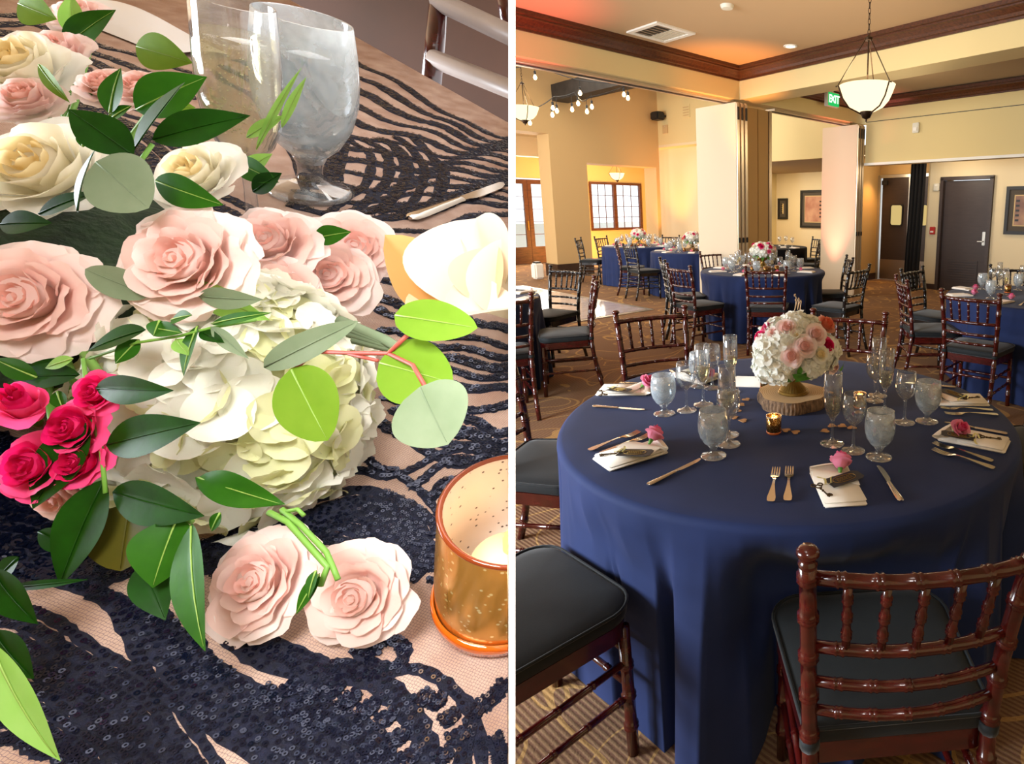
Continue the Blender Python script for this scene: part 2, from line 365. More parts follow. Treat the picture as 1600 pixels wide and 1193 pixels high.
# folded partition stacks and the closed leaves between them
def stack(name, a, b0, b1, n, label):
    t = thing(name, label, 'folding partition', W(a, 0, 0), math.atan2(A2[1], A2[0]), 'folding partition panels')
    for k in range(n):
        x = k * 0.075
        p = MB(); p.box((x + 0.03, (b0 + b1) / 2, 1.44), (0.056, b1 - b0, 2.84), bev=0.006); q = p.build('panel', M['panel'], t)
        e = MB(); e.box((x + 0.03, b0 - 0.006, 1.44), (0.044, 0.012, 2.80)); e.build('edge_strip', M['track'], q, False)
        e = MB(); e.box((x + 0.03, b0 - 0.018, 1.08), (0.03, 0.014, 0.07), bev=0.004); e.build('latch', M['dark'], q)
        e = MB(); e.box((x + 0.03, b0 - 0.016, 2.72), (0.034, 0.01, 0.16), bev=0.003); e.build('hinge', M['dark'], q)
    return t
stack('folding_partition', -0.10, -0.03, 0.76, 3, 'cream folding partition leaves stacked beside the round table with pink and white flowers')
stack('folding_partition', 2.68, -0.10, 0.62, 3, 'pink-lit folding partition leaves stacked beside the swing doors')
t = thing('closed_partition', 'tan closed partition leaves between the cream stack and the side room', 'folding partition', W(0, 0), math.atan2(A2[1], A2[0]), 'folding partition panels')
for x0, x1 in ((0.14, 0.495), (0.505, 0.72)):
    p = MB(); p.box(((x0 + x1) / 2, 0.17, 1.44), (x1 - x0, 0.07, 2.84), bev=0.004); p.build('panel', M['tan'], t)
p = MB(); p.box((0.755, 0.17, 1.44), (0.06, 0.10, 2.84), bev=0.004); p.build('jamb_post', M['track'], t)

# corridor behind the header, door wall, swing-door alcove
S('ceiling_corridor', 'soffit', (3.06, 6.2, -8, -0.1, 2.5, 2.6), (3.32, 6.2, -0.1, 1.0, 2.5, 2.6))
S('wall_doors', 'cream', (4.5, 4.6, -0.80, -0.52, 0, 2.5), (4.5, 4.6, -8, -1.70, 0, 2.5), (4.5, 4.6, -1.70, -0.80, 2.04, 2.5), (4.5, 5.3, -0.53, -0.50, 0, 2.5))
S('wall_corridor_end', 'tan', (3.5, 5.3, 0.98, 1.06, 0, 2.6))
S('wall_kitchen', 'tan', (5.26, 5.34, -0.6, 1.0, 2.20, 2.5), (5.26, 5.34, 0.93, 1.0, 0, 2.2), (5.26, 5.34, -0.62, -0.52, 0, 2.2))
S('baseboard_corridor', 'base', (3.0, 5.2, 0.962, 0.98, 0, 0.14))
S('baseboard_doors', 'base', (4.485, 4.5, -8, -1.72, 0, 0.1), (4.485, 4.5, -0.79, -0.53, 0, 0.1))
def local(a, b, z=0): return Matrix.Translation(W(a, b, z)) @ Matrix.Rotation(math.atan2(-B2[1], -B2[0]), 4, 'Z')   # x runs to the right along the door wall, y away
# the single door
d = MB(); d.box((0.43, 0.05, 1.0), (0.84, 0.05, 1.99), bev=0.004)
dr = d.build('door_1', M['door']); dr.matrix_world = local(4.5, -0.82); dr['kind'] = 'structure'
f = MB()
f.box((-0.025, 0.02, 1.02), (0.06, 0.16, 2.04)); f.box((0.885, 0.02, 1.02), (0.06, 0.16, 2.04)); f.box((0.43, 0.02, 2.035), (0.97, 0.16, 0.06)); f.build('door_frame', M['door'], dr, False)
for k in range(9):
    s = MB(); s.box((0.43, 0.016, 0.20 + k * 0.045), (0.56, 0.012, 0.03), Matrix.Rotation(0.0, 4, 'X')); s.build('louver_slat', M['door'], dr, False)
lk = MB(); lk.box((0.79, 0.015, 0.98), (0.055, 0.02, 0.24), bev=0.006); lk.tube([(0.79, 0.0, 0.93), (0.79, -0.04, 0.93), (0.70, -0.045, 0.93)], 0.010, 8); lk.build('lever_lock', M['alu'], dr)
# swing doors to the kitchen: two leaves with round-cornered windows and steel kick plates
for k, (x0, lab) in enumerate(((0.04, 1), (0.70, 2))):
    d = MB(); d.box((x0 + 0.315, 0.0, 1.30), (0.63, 0.045, 1.72), bev=0.003)
    sd = d.build('door_%d' % (k + 2), M['door']); sd.matrix_world = local(5.24, 0.93); sd['kind'] = 'structure'
    kp = MB(); kp.box((x0 + 0.315, -0.002, 0.23), (0.63, 0.05, 0.42)); kp.build('kick_plate', M['steel'], sd, False)
    st = MB(); st.box((x0 + (0.655 if k == 0 else -0.02), -0.02, 1.09), (0.03, 0.06, 2.14)); st.build('meeting_strip', M['alu'], sd, False)
    rr = bmesh.new(); bmesh.ops.create_grid(rr, x_segments=1, y_segments=1, size=0.5)
    wx = x0 + (0.36 if k == 0 else 0.27)
    def rrect(w2, h2, r, y, n=5):
        o = []
        for cx, cz, a0 in ((w2 - r, h2 - r, 0), (-w2 + r, h2 - r, PI / 2), (-w2 + r, -h2 + r, PI), (w2 - r, -h2 + r, 1.5 * PI)):
            for i in range(n + 1):
                a = a0 + PI / 2 * i / n; o.append((wx + cx + r * math.cos(a), y, 1.37 + cz + r * math.sin(a)))
        return o
    rr.free()
    o1 = rrect(0.15, 0.225, 0.05, -0.045); o2 = rrect(0.125, 0.20, 0.04, -0.045); o3 = rrect(0.15, 0.225, 0.05, -0.02); n = len(o1)
    g = MB(); g.add(o1 + o2 + o3, [(i, (i + 1) % n, n + (i + 1) % n, n + i) for i in range(n)] + [(i, (i + 1) % n, 2 * n + (i + 1) % n, 2 * n + i) for i in range(n)]); g.build('window_gasket', M['dark'], sd, False)
    g = MB(); g.add(rrect(0.126, 0.201, 0.04, -0.036), [tuple(range(n))]); g.build('window_pane', emis('lit_kitchen_window_%d' % k, '#f4d488', 0.75), sd, False)
f = MB(); f.box((0.0, 0.0, 1.09), (0.06, 0.12, 2.18)); f.box((0.70, 0.0, 2.16), (1.44, 0.12, 0.06)); fr = f.build('trim_7', M['alu'], None, False); fr.matrix_world = local(5.24, 0.95); fr['kind'] = 'structure'
f = MB(); f.box((0.16, -0.10, 2.03), (0.13, 0.05, 0.09), bev=0.005); o = f.build('door_closer', M['dark']); o.matrix_world = local(5.24, 0.95); tag(o, 'small dark door closer at the top of the kitchen swing doors', 'door closer')
# black drape at the corner
def drape(u, v):
    x = u * 0.30; z = 2.36 * (1 - v)
    return (x + 0.012 * math.sin(9 * u) * v + 0.05 * (1 - v) - 0.02, 0.028 * math.sin(u * 26) + 0.01 * math.sin(v * 5), z)
g = MB(); g.grid(drape, 60, 14); o = g.build('drape', M['velvet'], None, True); o.matrix_world = local(4.28, -0.22); tag(o, 'narrow black drape hanging between the swing doors and the single door', 'curtain')
# small fittings
def fit(name, label, cat, a, b, z, size, mt, parts=()):
    g = MB(); g.box((0, -size[1] / 2, 0), size, bev=min(size) * 0.15); o = g.build(name, M[mt]); o.matrix_world = local(a, b, z); tag(o, label, cat)
    for nm, c, s, m2 in parts:
        h = MB(); h.box(c, s, bev=min(s) * 0.15); h.build(nm, M[m2], o)
    return o
fit('fire_alarm', 'small red fire alarm pull on the wall beside the single door', 'fire alarm', 4.5, -0.65, 1.10, (0.10, 0.05, 0.14), 'red', [('pull_handle', (0, -0.055, -0.02), (0.06, 0.012, 0.03), 'white')])
fit('alarm_horn', 'small white alarm horn high beside the single door', 'alarm', 4.5, -0.69, 1.89, (0.11, 0.06, 0.13), 'plast', [('strobe', (0, -0.066, 0.03), (0.05, 0.02, 0.03), 'white')])
fit('motion_sensor', 'white motion sensor on the ochre header wall', 'sensor', 2.9, -1.05, 2.74, (0.11, 0.05, 0.15), 'plast', [('sensor_lens', (0, -0.055, -0.02), (0.06, 0.02, 0.05), 'white')])
# framed pictures
def picture(label, a, b, z, w, h, cols, seed):
    t = thing('framed_picture', label, 'picture', mw=local(a, b, z))
    f = MB(); t_ = 0.055
    for c, s in (((0, -0.02, h / 2 - t_ / 2), (w, 0.04, t_)), ((0, -0.02, -h / 2 + t_ / 2), (w, 0.04, t_)), ((w / 2 - t_ / 2, -0.02, 0), (t_, 0.04, h - 2 * t_)), ((-w / 2 + t_ / 2, -0.02, 0), (t_, 0.04, h - 2 * t_))): f.box(c, s)
    f.build('frame', M['dark'], t, False)
    g = MB(); g.box((0, -0.012, 0), (w - 2 * t_, 0.012, h - 2 * t_)); g.build('mat_board', mat('mat_board_%d' % seed, '#4a4238', 0.8), t, False)
    g = MB(); g.box((0, -0.02, 0), (w - 2 * t_ - 0.17, 0.008, h - 2 * t_ - 0.17)); g.build('inner_mat', mat('inner_mat_%d' % seed, '#c8ac7c', 0.8), t, False)
    g = MB(); g.box((0, -0.025, 0), (w - 2 * t_ - 0.21, 0.006, h - 2 * t_ - 0.21)); g.build('print', mat('abstract_print_%d' % seed, cols[0], 0.6, noise=(cols[1], 3.0)), t, False)
    for k in range(5):
        s = MB(); s.box((cols[2] * (w * 0.5 - t_ - 0.15), -0.0285, h * 0.20 - k * h * 0.10), (0.06, 0.003, 0.035)); s.build('dark_block', M['dark'], t, False)
    return t
picture('dark-framed abstract print on the cream wall right of the single door', 4.5, -2.42, 1.47, 0.92, 0.80, ('#6b4a44', '#a88468', -1), 1)
S('wall_side_room', 'cream', (6.45, 6.55, 1.0, 7.0, 0, 2.6))
S('wall_side_room_end', 'ochre', (3.8, 6.5, 4.9, 5.0, 0, 2.6))
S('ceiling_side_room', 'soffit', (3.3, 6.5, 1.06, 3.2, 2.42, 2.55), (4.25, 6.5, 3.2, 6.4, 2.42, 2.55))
S('wall_side_header', 'ochre', (3.2, 3.3, 1.06, 3.3, 2.42, 4.8), (3.2, 3.3, 0.34, 1.06, 2.42, 4.8))
picture('dark-framed abstract print on the side room wall beyond the partitions', 6.45, 3.62, 1.49, 0.86, 0.96, ('#9a5f4e', '#c79a7c', 1), 2)
picture('small framed print glimpsed in the side room beside the tan partition', 6.45, 4.66, 1.5, 0.34, 0.55, ('#c8b060', '#ead8a0', 1), 3)
# the tall hall beyond the left beam
S('wall_far', 'tan', (-9, 3.75, 6.5, 7.0, 3.08, 5.6), (0.81, 1.69, 6.5, 7.0, 0, 3.08), (1.69, 3.65, 6.5, 7.0, 2.52, 3.08), (3.65, 3.75, 6.5, 7.0, 0, 3.08))
S('baseboard_far', 'base', (0.79, 1.71, 6.48, 7.02, 0.0, 0.28))
S('wall_hall_right', 'ochre', (3.75, 3.85, 3.3, 7.0, 3.06, 5.6))
S('wall_hall_niche', 'cream', (4.1, 4.2, 3.3, 7.0, 0, 3.06), (3.75, 4.1, 3.3, 6.9, 3.0, 3.06), (3.75, 4.15, 3.2, 3.3, 0, 5.6))
S('door_4', 'tan', (4.04, 4.1, 4.55, 4.95, 0, 2.2))
S('ceiling_hall', 'ceil', (-9, 4.2, 0.3, 7.1, 5.6, 5.7))
S('wall_alcove_back', 'ochre', (-9, 1.3, 10, 10.15, 0, 3.3), (1.3, 2.62, 10, 10.15, 2.32, 3.3), (2.62, 3.86, 10, 10.15, 0, 3.3), (3.86, 5.72, 10, 10.15, 2.28, 3.3), (3.86, 5.72, 10, 10.15, 0, 0.86), (5.72, 7.5, 10, 10.15, 0, 3.3))
S('wall_alcove_right', 'ochre', (6.3, 6.4, 7.0, 10, 0, 3.3))
S('ceiling_alcove', 'cream', (-9, 7.5, 7.0, 10.1, 3.2, 3.3))
S('beam_alcove', 'cream', (-9, 7.5, 8.4, 8.7, 2.75, 3.2))
# alcove window: brown frame, two sashes, bars
def lw(a, b, z=0): return Matrix.Translation(W(a, b, z)) @ Matrix.Rotation(math.atan2(A2[1], A2[0]), 4, 'Z')     # x along the far wall
M['brown'] = mat('brown_window_wood', '#6a3f26', 0.45, noise=('#4c2a18', 5, (1, 1, 6)))
wt = bpy.data.objects.new('window_1', None); COL.objects.link(wt); wt.matrix_world = lw(3.86, 9.98); wt['kind'] = 'structure'
f = MB()
for c, s in (((0.93, 0.03, 2.25), (1.86, 0.1, 0.07)), ((0.93, 0.03, 0.89), (1.86, 0.1, 0.07)), ((0.035, 0.03, 1.57), (0.07, 0.1, 1.3)), ((1.825, 0.03, 1.57), (0.07, 0.1, 1.3)), ((0.88, 0.03, 1.57), (0.11, 0.1, 1.3))): f.box(c, s)
f.build('window_frame', M['brown'], wt, False)
for x0, x1 in ((0.07, 0.825), (0.935, 1.79)):
    g = MB(); g.box(((x0 + x1) / 2, 0.05, 1.57), (x1 - x0, 0.008, 1.3)); g.build('pane', M['pane'], wt, False)
    for i in range(1, 3):
        g = MB(); g.box((x0 + (x1 - x0) * i / 3, 0.06, 1.57), (0.018, 0.02, 1.3)); g.build('glazing_bar', M['brown'], wt, False)
    for i in range(1, 4):
        g = MB(); g.box(((x0 + x1) / 2, 0.06, 0.92 + 1.3 * i / 4), (x1 - x0, 0.02, 0.018)); g.build('glazing_bar', M['brown'], wt, False)
# glazed double doors seen through the left opening
for k, x0 in enumerate((1.30, 1.965)):
    dt = bpy.data.objects.new('door_%d' % (k + 5), None); COL.objects.link(dt); dt.matrix_world = lw(x0, 9.99); dt['kind'] = 'structure'; wd = 0.655
    f = MB()
    for c, s in (((0.055, 0, 1.14), (0.11, 0.06, 2.28)), ((wd - 0.055, 0, 1.14), (0.11, 0.06, 2.28)), ((wd / 2, 0, 2.22), (wd - 0.22, 0.06, 0.12)), ((wd / 2, 0, 0.24), (wd - 0.22, 0.06, 0.46))): f.box(c, s)
    f.build('door_frame', M['brown'], dt, False)
    g = MB(); g.box((wd / 2, 0.0, 1.31), (wd - 0.22, 0.008, 1.7)); g.build('pane', M['pane'], dt, False)
    for i in range(1, 5):
        g = MB(); g.box((wd / 2, 0.01, 0.47 + 1.69 * i / 5), (wd - 0.22, 0.02, 0.016)); g.build('glazing_bar', M['brown'], dt, False)
    if k == 0:
        g = MB(); g.box((wd - 0.05, -0.045, 1.05), (0.04, 0.03, 0.26), bev=0.008); g.build('door_handle', M['gold'], dt)
# outside: pale terrace, parapet and a post in the haze
S('terrace', 'white', (-9, 12, 10.2, 14, -0.1, 0.0))
S('parapet', 'partition', (-9, 12, 13.6, 13.8, 0.0, 1.0))
S('terrace_post', 'white', (5.0, 5.22, 12.4, 12.6, 0.0, 3.0))
# dark rafter with string lights
g = MB(); wbox(g, 0.95, 1.32, 0.6, 6.5, 3.75, 4.08); o = g.build('rafter', mat('black_rafter_wood', '#2e2a28', 0.6, noise=('#1e1b1a', 6)), None, False); o['kind'] = 'structure'
o = fit('wall_speaker', 'black loudspeaker high in the corner of the tan wall', 'speaker', 3.7, 6.28, 3.72, (0.30, 0.24, 0.19), 'dark', [('mount_arm', (0.10, 0.02, 0.0), (0.05, 0.12, 0.05), 'dark')])
fit('wall_vent', 'small pale vent high on the ochre hall wall', 'vent', 3.75, 5.4, 3.76, (0.26, 0.015, 0.30), 'ochre', [('vent_slat', (0, -0.02, -0.09 + 0.06 * k), (0.2, 0.008, 0.02), 'tan') for k in range(4)])
fit('wall_plate', 'small pale plate on the ochre wall under the loudspeaker', 'wall plate', 3.75, 6.2, 3.42, (0.2, 0.02, 0.2), 'tan', [('plate_screw', (0, -0.022, 0.07), (0.015, 0.006, 0.015), 'alu')])
# ------------------------------------------------------------------ ceiling fittings
vt = thing('ceiling_vent', 'square white air vent in the ceiling, one half a black plate for its dark opening', 'vent', W(-1.2, -0.5, 3.28), math.atan2(A2[1], A2[0]))
vt.location = (at(1033, 50, 3.28)); vt.rotation_euler = (0, 0, math.radians(48.6))
g = MB(); 
for c, s in (((0, 0.225, -0.008), (0.5, 0.05, 0.016)), ((0, -0.225, -0.008), (0.5, 0.05, 0.016)), ((0.225, 0, -0.008), (0.05, 0.4, 0.016)), ((-0.225, 0, -0.008), (0.05, 0.4, 0.016))): g.box(c, s)
g.build('vent_frame', M['white'], vt, False)
g = MB(); g.box((-0.1, 0, -0.004), (0.2, 0.4, 0.006)); g.build('dark_opening_plate', M['dark'], vt, False)  # black plate stands for the shade inside the open half
for k in range(9):
    s = MB(); s.box((0.10, -0.18 + 0.045 * k, -0.007), (0.2, 0.03, 0.006), Matrix.Identity(4)); s.build('vent_slat', M['plast'], vt, False)
for k in range(6):
    s = MB(); s.box((-0.10, -0.17 + 0.068 * k, -0.009), (0.2, 0.008, 0.006)); s.build('vent_slat', M['soffit'], vt, False)
def downlight(p, label):
    t = thing('downlight', label, 'ceiling light', p, 0, 'recessed ceiling lights')
    g = MB(); g.lathe([(0.052, -0.002), (0.055, -0.008), (0.075, -0.008), (0.08, 0.0)], 24, caps=False); g.build('trim_ring', M['white'], t)
    g = MB(); g.lathe([(0.0, -0.004), (0.053, -0.003)], 24, caps=False); g.build('lens', M['lens'], t)
    lamp('downlight_beam', 'SPOT', (p[0], p[1], p[2] - 0.03), 14, (1, 0.82, 0.55), (p[0], p[1], 0), spot=95, blend=0.8, radius=0.05)
downlight(at(1235, 72, 3.28), 'recessed downlight in the ceiling left of the bowl pendant')
downlight(W(4.0, 0.62, 2.5), 'nearer recessed downlight before the kitchen swing doors')
downlight(W(4.75, 0.62, 2.5), 'farther recessed downlight before the kitchen swing doors')
downlight(W(5.3, 4.4, 2.42), 'recessed downlight in the side room beyond the partitions')
g = MB(); g.lathe([(0.0, -0.035), (0.05, -0.03), (0.06, -0.012), (0.062, 0.0)], 20, caps=False); o = g.build('smoke_detector', M['plast']); o.location = at(1136, 8, 3.28); tag(o, 'round white smoke detector on the ceiling at the top of the picture', 'smoke detector')
# exit sign
t = thing('exit_sign', 'green lit EXIT sign hanging by the dark crown moulding', 'sign', W(1.83, -0.2, 3.12), math.radians(48))
g = MB(); g.box((0, 0.03, 0), (0.31, 0.05, 0.21), bev=0.006); g.build('sign_housing', M['exitw'], t)
g = MB(); g.box((0.015, 0.002, 0), (0.27, 0.008, 0.185)); g.build('sign_face', mat('green_sign_face', '#0b8a48', 0.4, emit=('#10c060', 0.9)), t, False)
for k, ch in enumerate('EXIT'):
    fc = bpy.data.curves.new('letter', 'FONT'); fc.body = ch; fc.size = 0.16; fc.extrude = 0.002; fc.align_x = 'CENTER'; fc.align_y = 'CENTER'; fc.offset = 0.002
    fo = bpy.data.objects.new('tmp', fc); COL.objects.link(fo); bpy.context.view_layer.update()
    me = bpy.data.meshes.new_from_object(fo.evaluated_get(bpy.context.evaluated_depsgraph_get())); bpy.data.objects.remove(fo)
    me.materials.clear(); me.materials.append(emis('exit_letter_%d' % k, '#eafff0', 1.4))
    link('letter', me, t, (0.015 + (k - 1.5) * 0.062 + (0.006 if k > 1 else 0), -0.005, 0), (PI / 2, 0, 0))
g = MB(); g.box((0, 0.03, 0.14), (0.05, 0.03, 0.09)); g.build('hanger', M['exitw'], t, False)
# pendant lamps
def pendant(loc, label, s=1.0, top=3.28):
    t = thing('bowl_pendant', label, 'pendant lamp', loc, 0.25, 'bowl pendants')
    R_ = 0.21 * s
    g = MB(); prof = [(0.02 * s, -0.115 * s), (0.07 * s, -0.108 * s), (0.125 * s, -0.08 * s), (0.165 * s, -0.035 * s), (0.19 * s, 0.02 * s), (R_, 0.075 * s), (R_ - 0.006, 0.075 * s), (0.184 * s, 0.02 * s), (0.16 * s, -0.03 * s), (0.12 * s, -0.072 * s), (0.0, -0.10 * s)]
    g.lathe(prof, 36, caps=False); g.build('bowl_shade', M['shade'], t, True)
    g = MB(); g.lathe([(0.0, -0.185 * s), (0.008, -0.18 * s), (0.008, -0.165 * s), (0.03 * s, -0.155 * s), (0.045 * s, -0.125 * s), (0.05 * s, -0.108 * s), (0.0, -0.104 * s)], 18, caps=False); g.build('finial', M['bronze'], t)
    for k in range(3):
        a = 2 * PI * k / 3 + 0.9; c, n_ = math.cos(a), math.sin(a)
        arm = MB(); arm.tube([(c * 0.04 * s, n_ * 0.04 * s, -0.128 * s), (c * 0.135 * s, n_ * 0.135 * s, -0.085 * s), (c * 0.185 * s, n_ * 0.185 * s, -0.02 * s), (c * 0.22 * s, n_ * 0.22 * s, 0.07 * s), (c * 0.24 * s, n_ * 0.24 * s, 0.062 * s)], 0.006 * s, 8); arm.build('strap_arm', M['bronze'], t)
        rod = MB(); rod.tube([(c * 0.222 * s, n_ * 0.222 * s, 0.075 * s), (c * 0.02 * s, n_ * 0.02 * s, 0.40 * s)], 0.004 * s, 6); rod.build('stay_rod', M['bronze'], t)
    g = MB(); g.tube([(0, 0, 0.03 * s), (0, 0, 0.40 * s)], 0.006 * s, 8); g.lathe([(0.0, 0.385 * s), (0.03 * s, 0.39 * s), (0.03 * s, 0.405 * s), (0.012, 0.42 * s), (0.0, 0.42 * s)], 14, caps=False); g.build('stem', M['bronze'], t)
    z = 0.425 * s; k = 0; H_ = top - loc[2]
    lnk = MB(); lnk.grid(lambda u, v: ((0.009 + 0.0028 * math.cos(2 * PI * v)) * math.cos(2 * PI * u), 0.0028 * math.sin(2 * PI * v), 0.022 * math.sin(2 * PI * u) + 0.0028 * math.cos(2 * PI * v) * math.sin(2 * PI * u)), 12, 6)
    me = lnk.mesh('chain_link', M['bronze'])
    while z < H_ - 0.02 and k < 60:
        link('chain_link', me, t, (0, 0, z + 0.02), (0, 0, (k % 2) * PI / 2)); z += 0.036; k += 1
    lamp('pendant_bulb', 'POINT', (loc[0], loc[1], loc[2] + 0.16), 16, (1, 0.80, 0.52), radius=0.08)
pendant((0.735, 4.6, 2.33), 'large lit alabaster bowl pendant on a chain in front of the crown moulding')
pendant(W(1.6, 8.95, 2.40) if False else W(4.13, 8.92, 2.42), 'small lit bowl pendant in the alcove by the far window', 1.0, 3.2)
pendant((-3.63, 9.0, 2.90), 'lit bowl pendant among the string bulbs at the left', 1.0, 4.4)
# string lights
bulb_at = [(-3.62, 3.50), (-2.94, 3.27), (-2.26, 3.25), (-2.20, 3.20), (-2.98, 3.12), (-3.08, 3.03), (-2.77, 3.07), (-2.85, 3.0), (-3.38, 3.05), (-3.32, 3.01), (-3.395, 2.95), (-3.756, 2.83)]
gb = MB(); gb.lathe([(0.0, -0.05), (0.016, -0.045), (0.028, -0.022), (0.027, -0.004), (0.014, 0.022), (0.013, 0.03)], 12, caps=False); bme = gb.mesh('bulb', M['bulb'])
gs = MB(); gs.lathe([(0.014, 0.028), (0.019, 0.03), (0.019, 0.075), (0.008, 0.085), (0.0, 0.085)], 10, caps=False); sme = gs.mesh('socket', M['dark'])
srt = sorted(range(len(bulb_at)), key=lambda i: bulb_at[i][0])
for r, i in enumerate(srt):
    x, z = bulb_at[i]
    t = thing('string_bulb', '%s glowing filament bulb from the left on the black string lights' % ORD[r], 'light bulb', (x, 9.5, z), 0, 'string light bulbs')
    link('bulb', bme, t); link('socket', sme, t)
    g = MB(); g.tube([(0, 0, 0.083), (0, 0, 0.18)], 0.004, 6); g.build('drop_wire', M['dark'], t)
    lamp('bulb_glow', 'POINT', (x, 9.5, z - 0.08), 1.6, (1, 0.75, 0.42), radius=0.03)
def sag(p, q, d, n=12):
    return [(p[0] + (q[0] - p[0]) * i / n, p[1] + (q[1] - p[1]) * i / n, p[2] + (q[2] - p[2]) * i / n - d * 4 * (i / n) * (1 - i / n)) for i in range(n + 1)]
def cord(label, pts):
    g = MB(); g.tube(pts, 0.007, 6); o = g.build('string_light_cord', M['dark']); tag(o, label, 'light cord', 'string light cords')
cord('upper black light cord running to the dark rafter', sag((-4.4, 9.5, 3.62), (-3.62, 9.5, 3.68), 0.03) + sag((-3.62, 9.5, 3.68), (-2.94, 9.5, 3.45), 0.02)[1:] + sag((-2.94, 9.5, 3.45), (-2.23, 9.5, 3.41), 0.02)[1:] + sag((-2.23, 9.5, 3.41), (-1.3, 9.5, 3.6), 0.03)[1:])
cord('lower black light cord drooping under the dark rafter', sag((-4.4, 9.5, 3.06), (-3.756, 9.5, 3.01), 0.01) + sag((-3.756, 9.5, 3.01), (-3.35, 9.5, 3.21), 0.03)[1:] + sag((-3.35, 9.5, 3.21), (-3.03, 9.5, 3.27), 0.02)[1:] + sag((-3.03, 9.5, 3.27), (-2.81, 9.5, 3.2), 0.09)[1:] + sag((-2.81, 9.5, 3.2), (-2.2, 9.5, 3.38), 0.02)[1:])
# the white uplight box at the foot of the pillar
o = fit('uplight_box', 'small white uplight box on the floor at the foot of the tan pillar', 'uplight', 0.45, 6.55, 0.17, (0.22, 0.2, 0.34), 'white', [('lamp_head', (0.0, -0.1, 0.18), (0.14, 0.12, 0.04), 'dark')])
# ------------------------------------------------------------------ chiavari chairs
def bamboo(pts, r, n=10, step=0.085, bulge=1.28, first=0.05):
    """points and radii of a turned tube with paired rings along it, like bamboo"""
    P = [Vector(p) for p in pts]; seg = [(P[i + 1] - P[i]).length for i in range(len(P) - 1)]; Lt = sum(seg)
    def pt(s):
        for i, l in enumerate(seg):
            if s <= l or i == len(seg) - 1: return P[i].lerp(P[i + 1], max(0, min(1, s / l)))
            s -= l
    ss = {0.0: 1, Lt: 1}; a = 0
    for l in seg[:-1]: a += l; ss[round(a, 5)] = 1
    x = first
    while x < Lt - 0.02:
        for dx, k in ((-0.010, 1.0), (-0.006, bulge), (-0.001, 1.04), (0.001, 1.04), (0.006, bulge), (0.010, 1.0)): ss[round(x + dx, 5)] = k
        x += step
    keys = sorted(ss)
    return [pt(k) for k in keys], [r * ss[k] for k in keys]
def bez(p0, p1, p2, n=8):
    return [tuple((1 - t) ** 2 * p0[i] + 2 * t * (1 - t) * p1[i] + t * t * p2[i] for i in range(3)) for t in [k / n for k in range(n + 1)]]
def seat_outline(k, n=6):                                  # rounded trapezoid, wider in front (+y)
    c = [(-0.19, -0.185, 0.03), (0.19, -0.185, 0.03), (0.215, 0.20, 0.075), (-0.215, 0.20, 0.075)]
    out = []
    for i, (x, y, r) in enumerate(c):
        sx = 1 if x > 0 else -1; sy = 1 if y > 0 else -1
        cx, cy = x - sx * r, y - sy * r; a0 = [PI, 1.5 * PI, 0, PI / 2][i]
        for j in range(n + 1):
            a = a0 + PI / 2 * j / n; out.append(((cx + (r + k) * math.cos(a)), (cy + (r + k) * math.sin(a))))
    return out
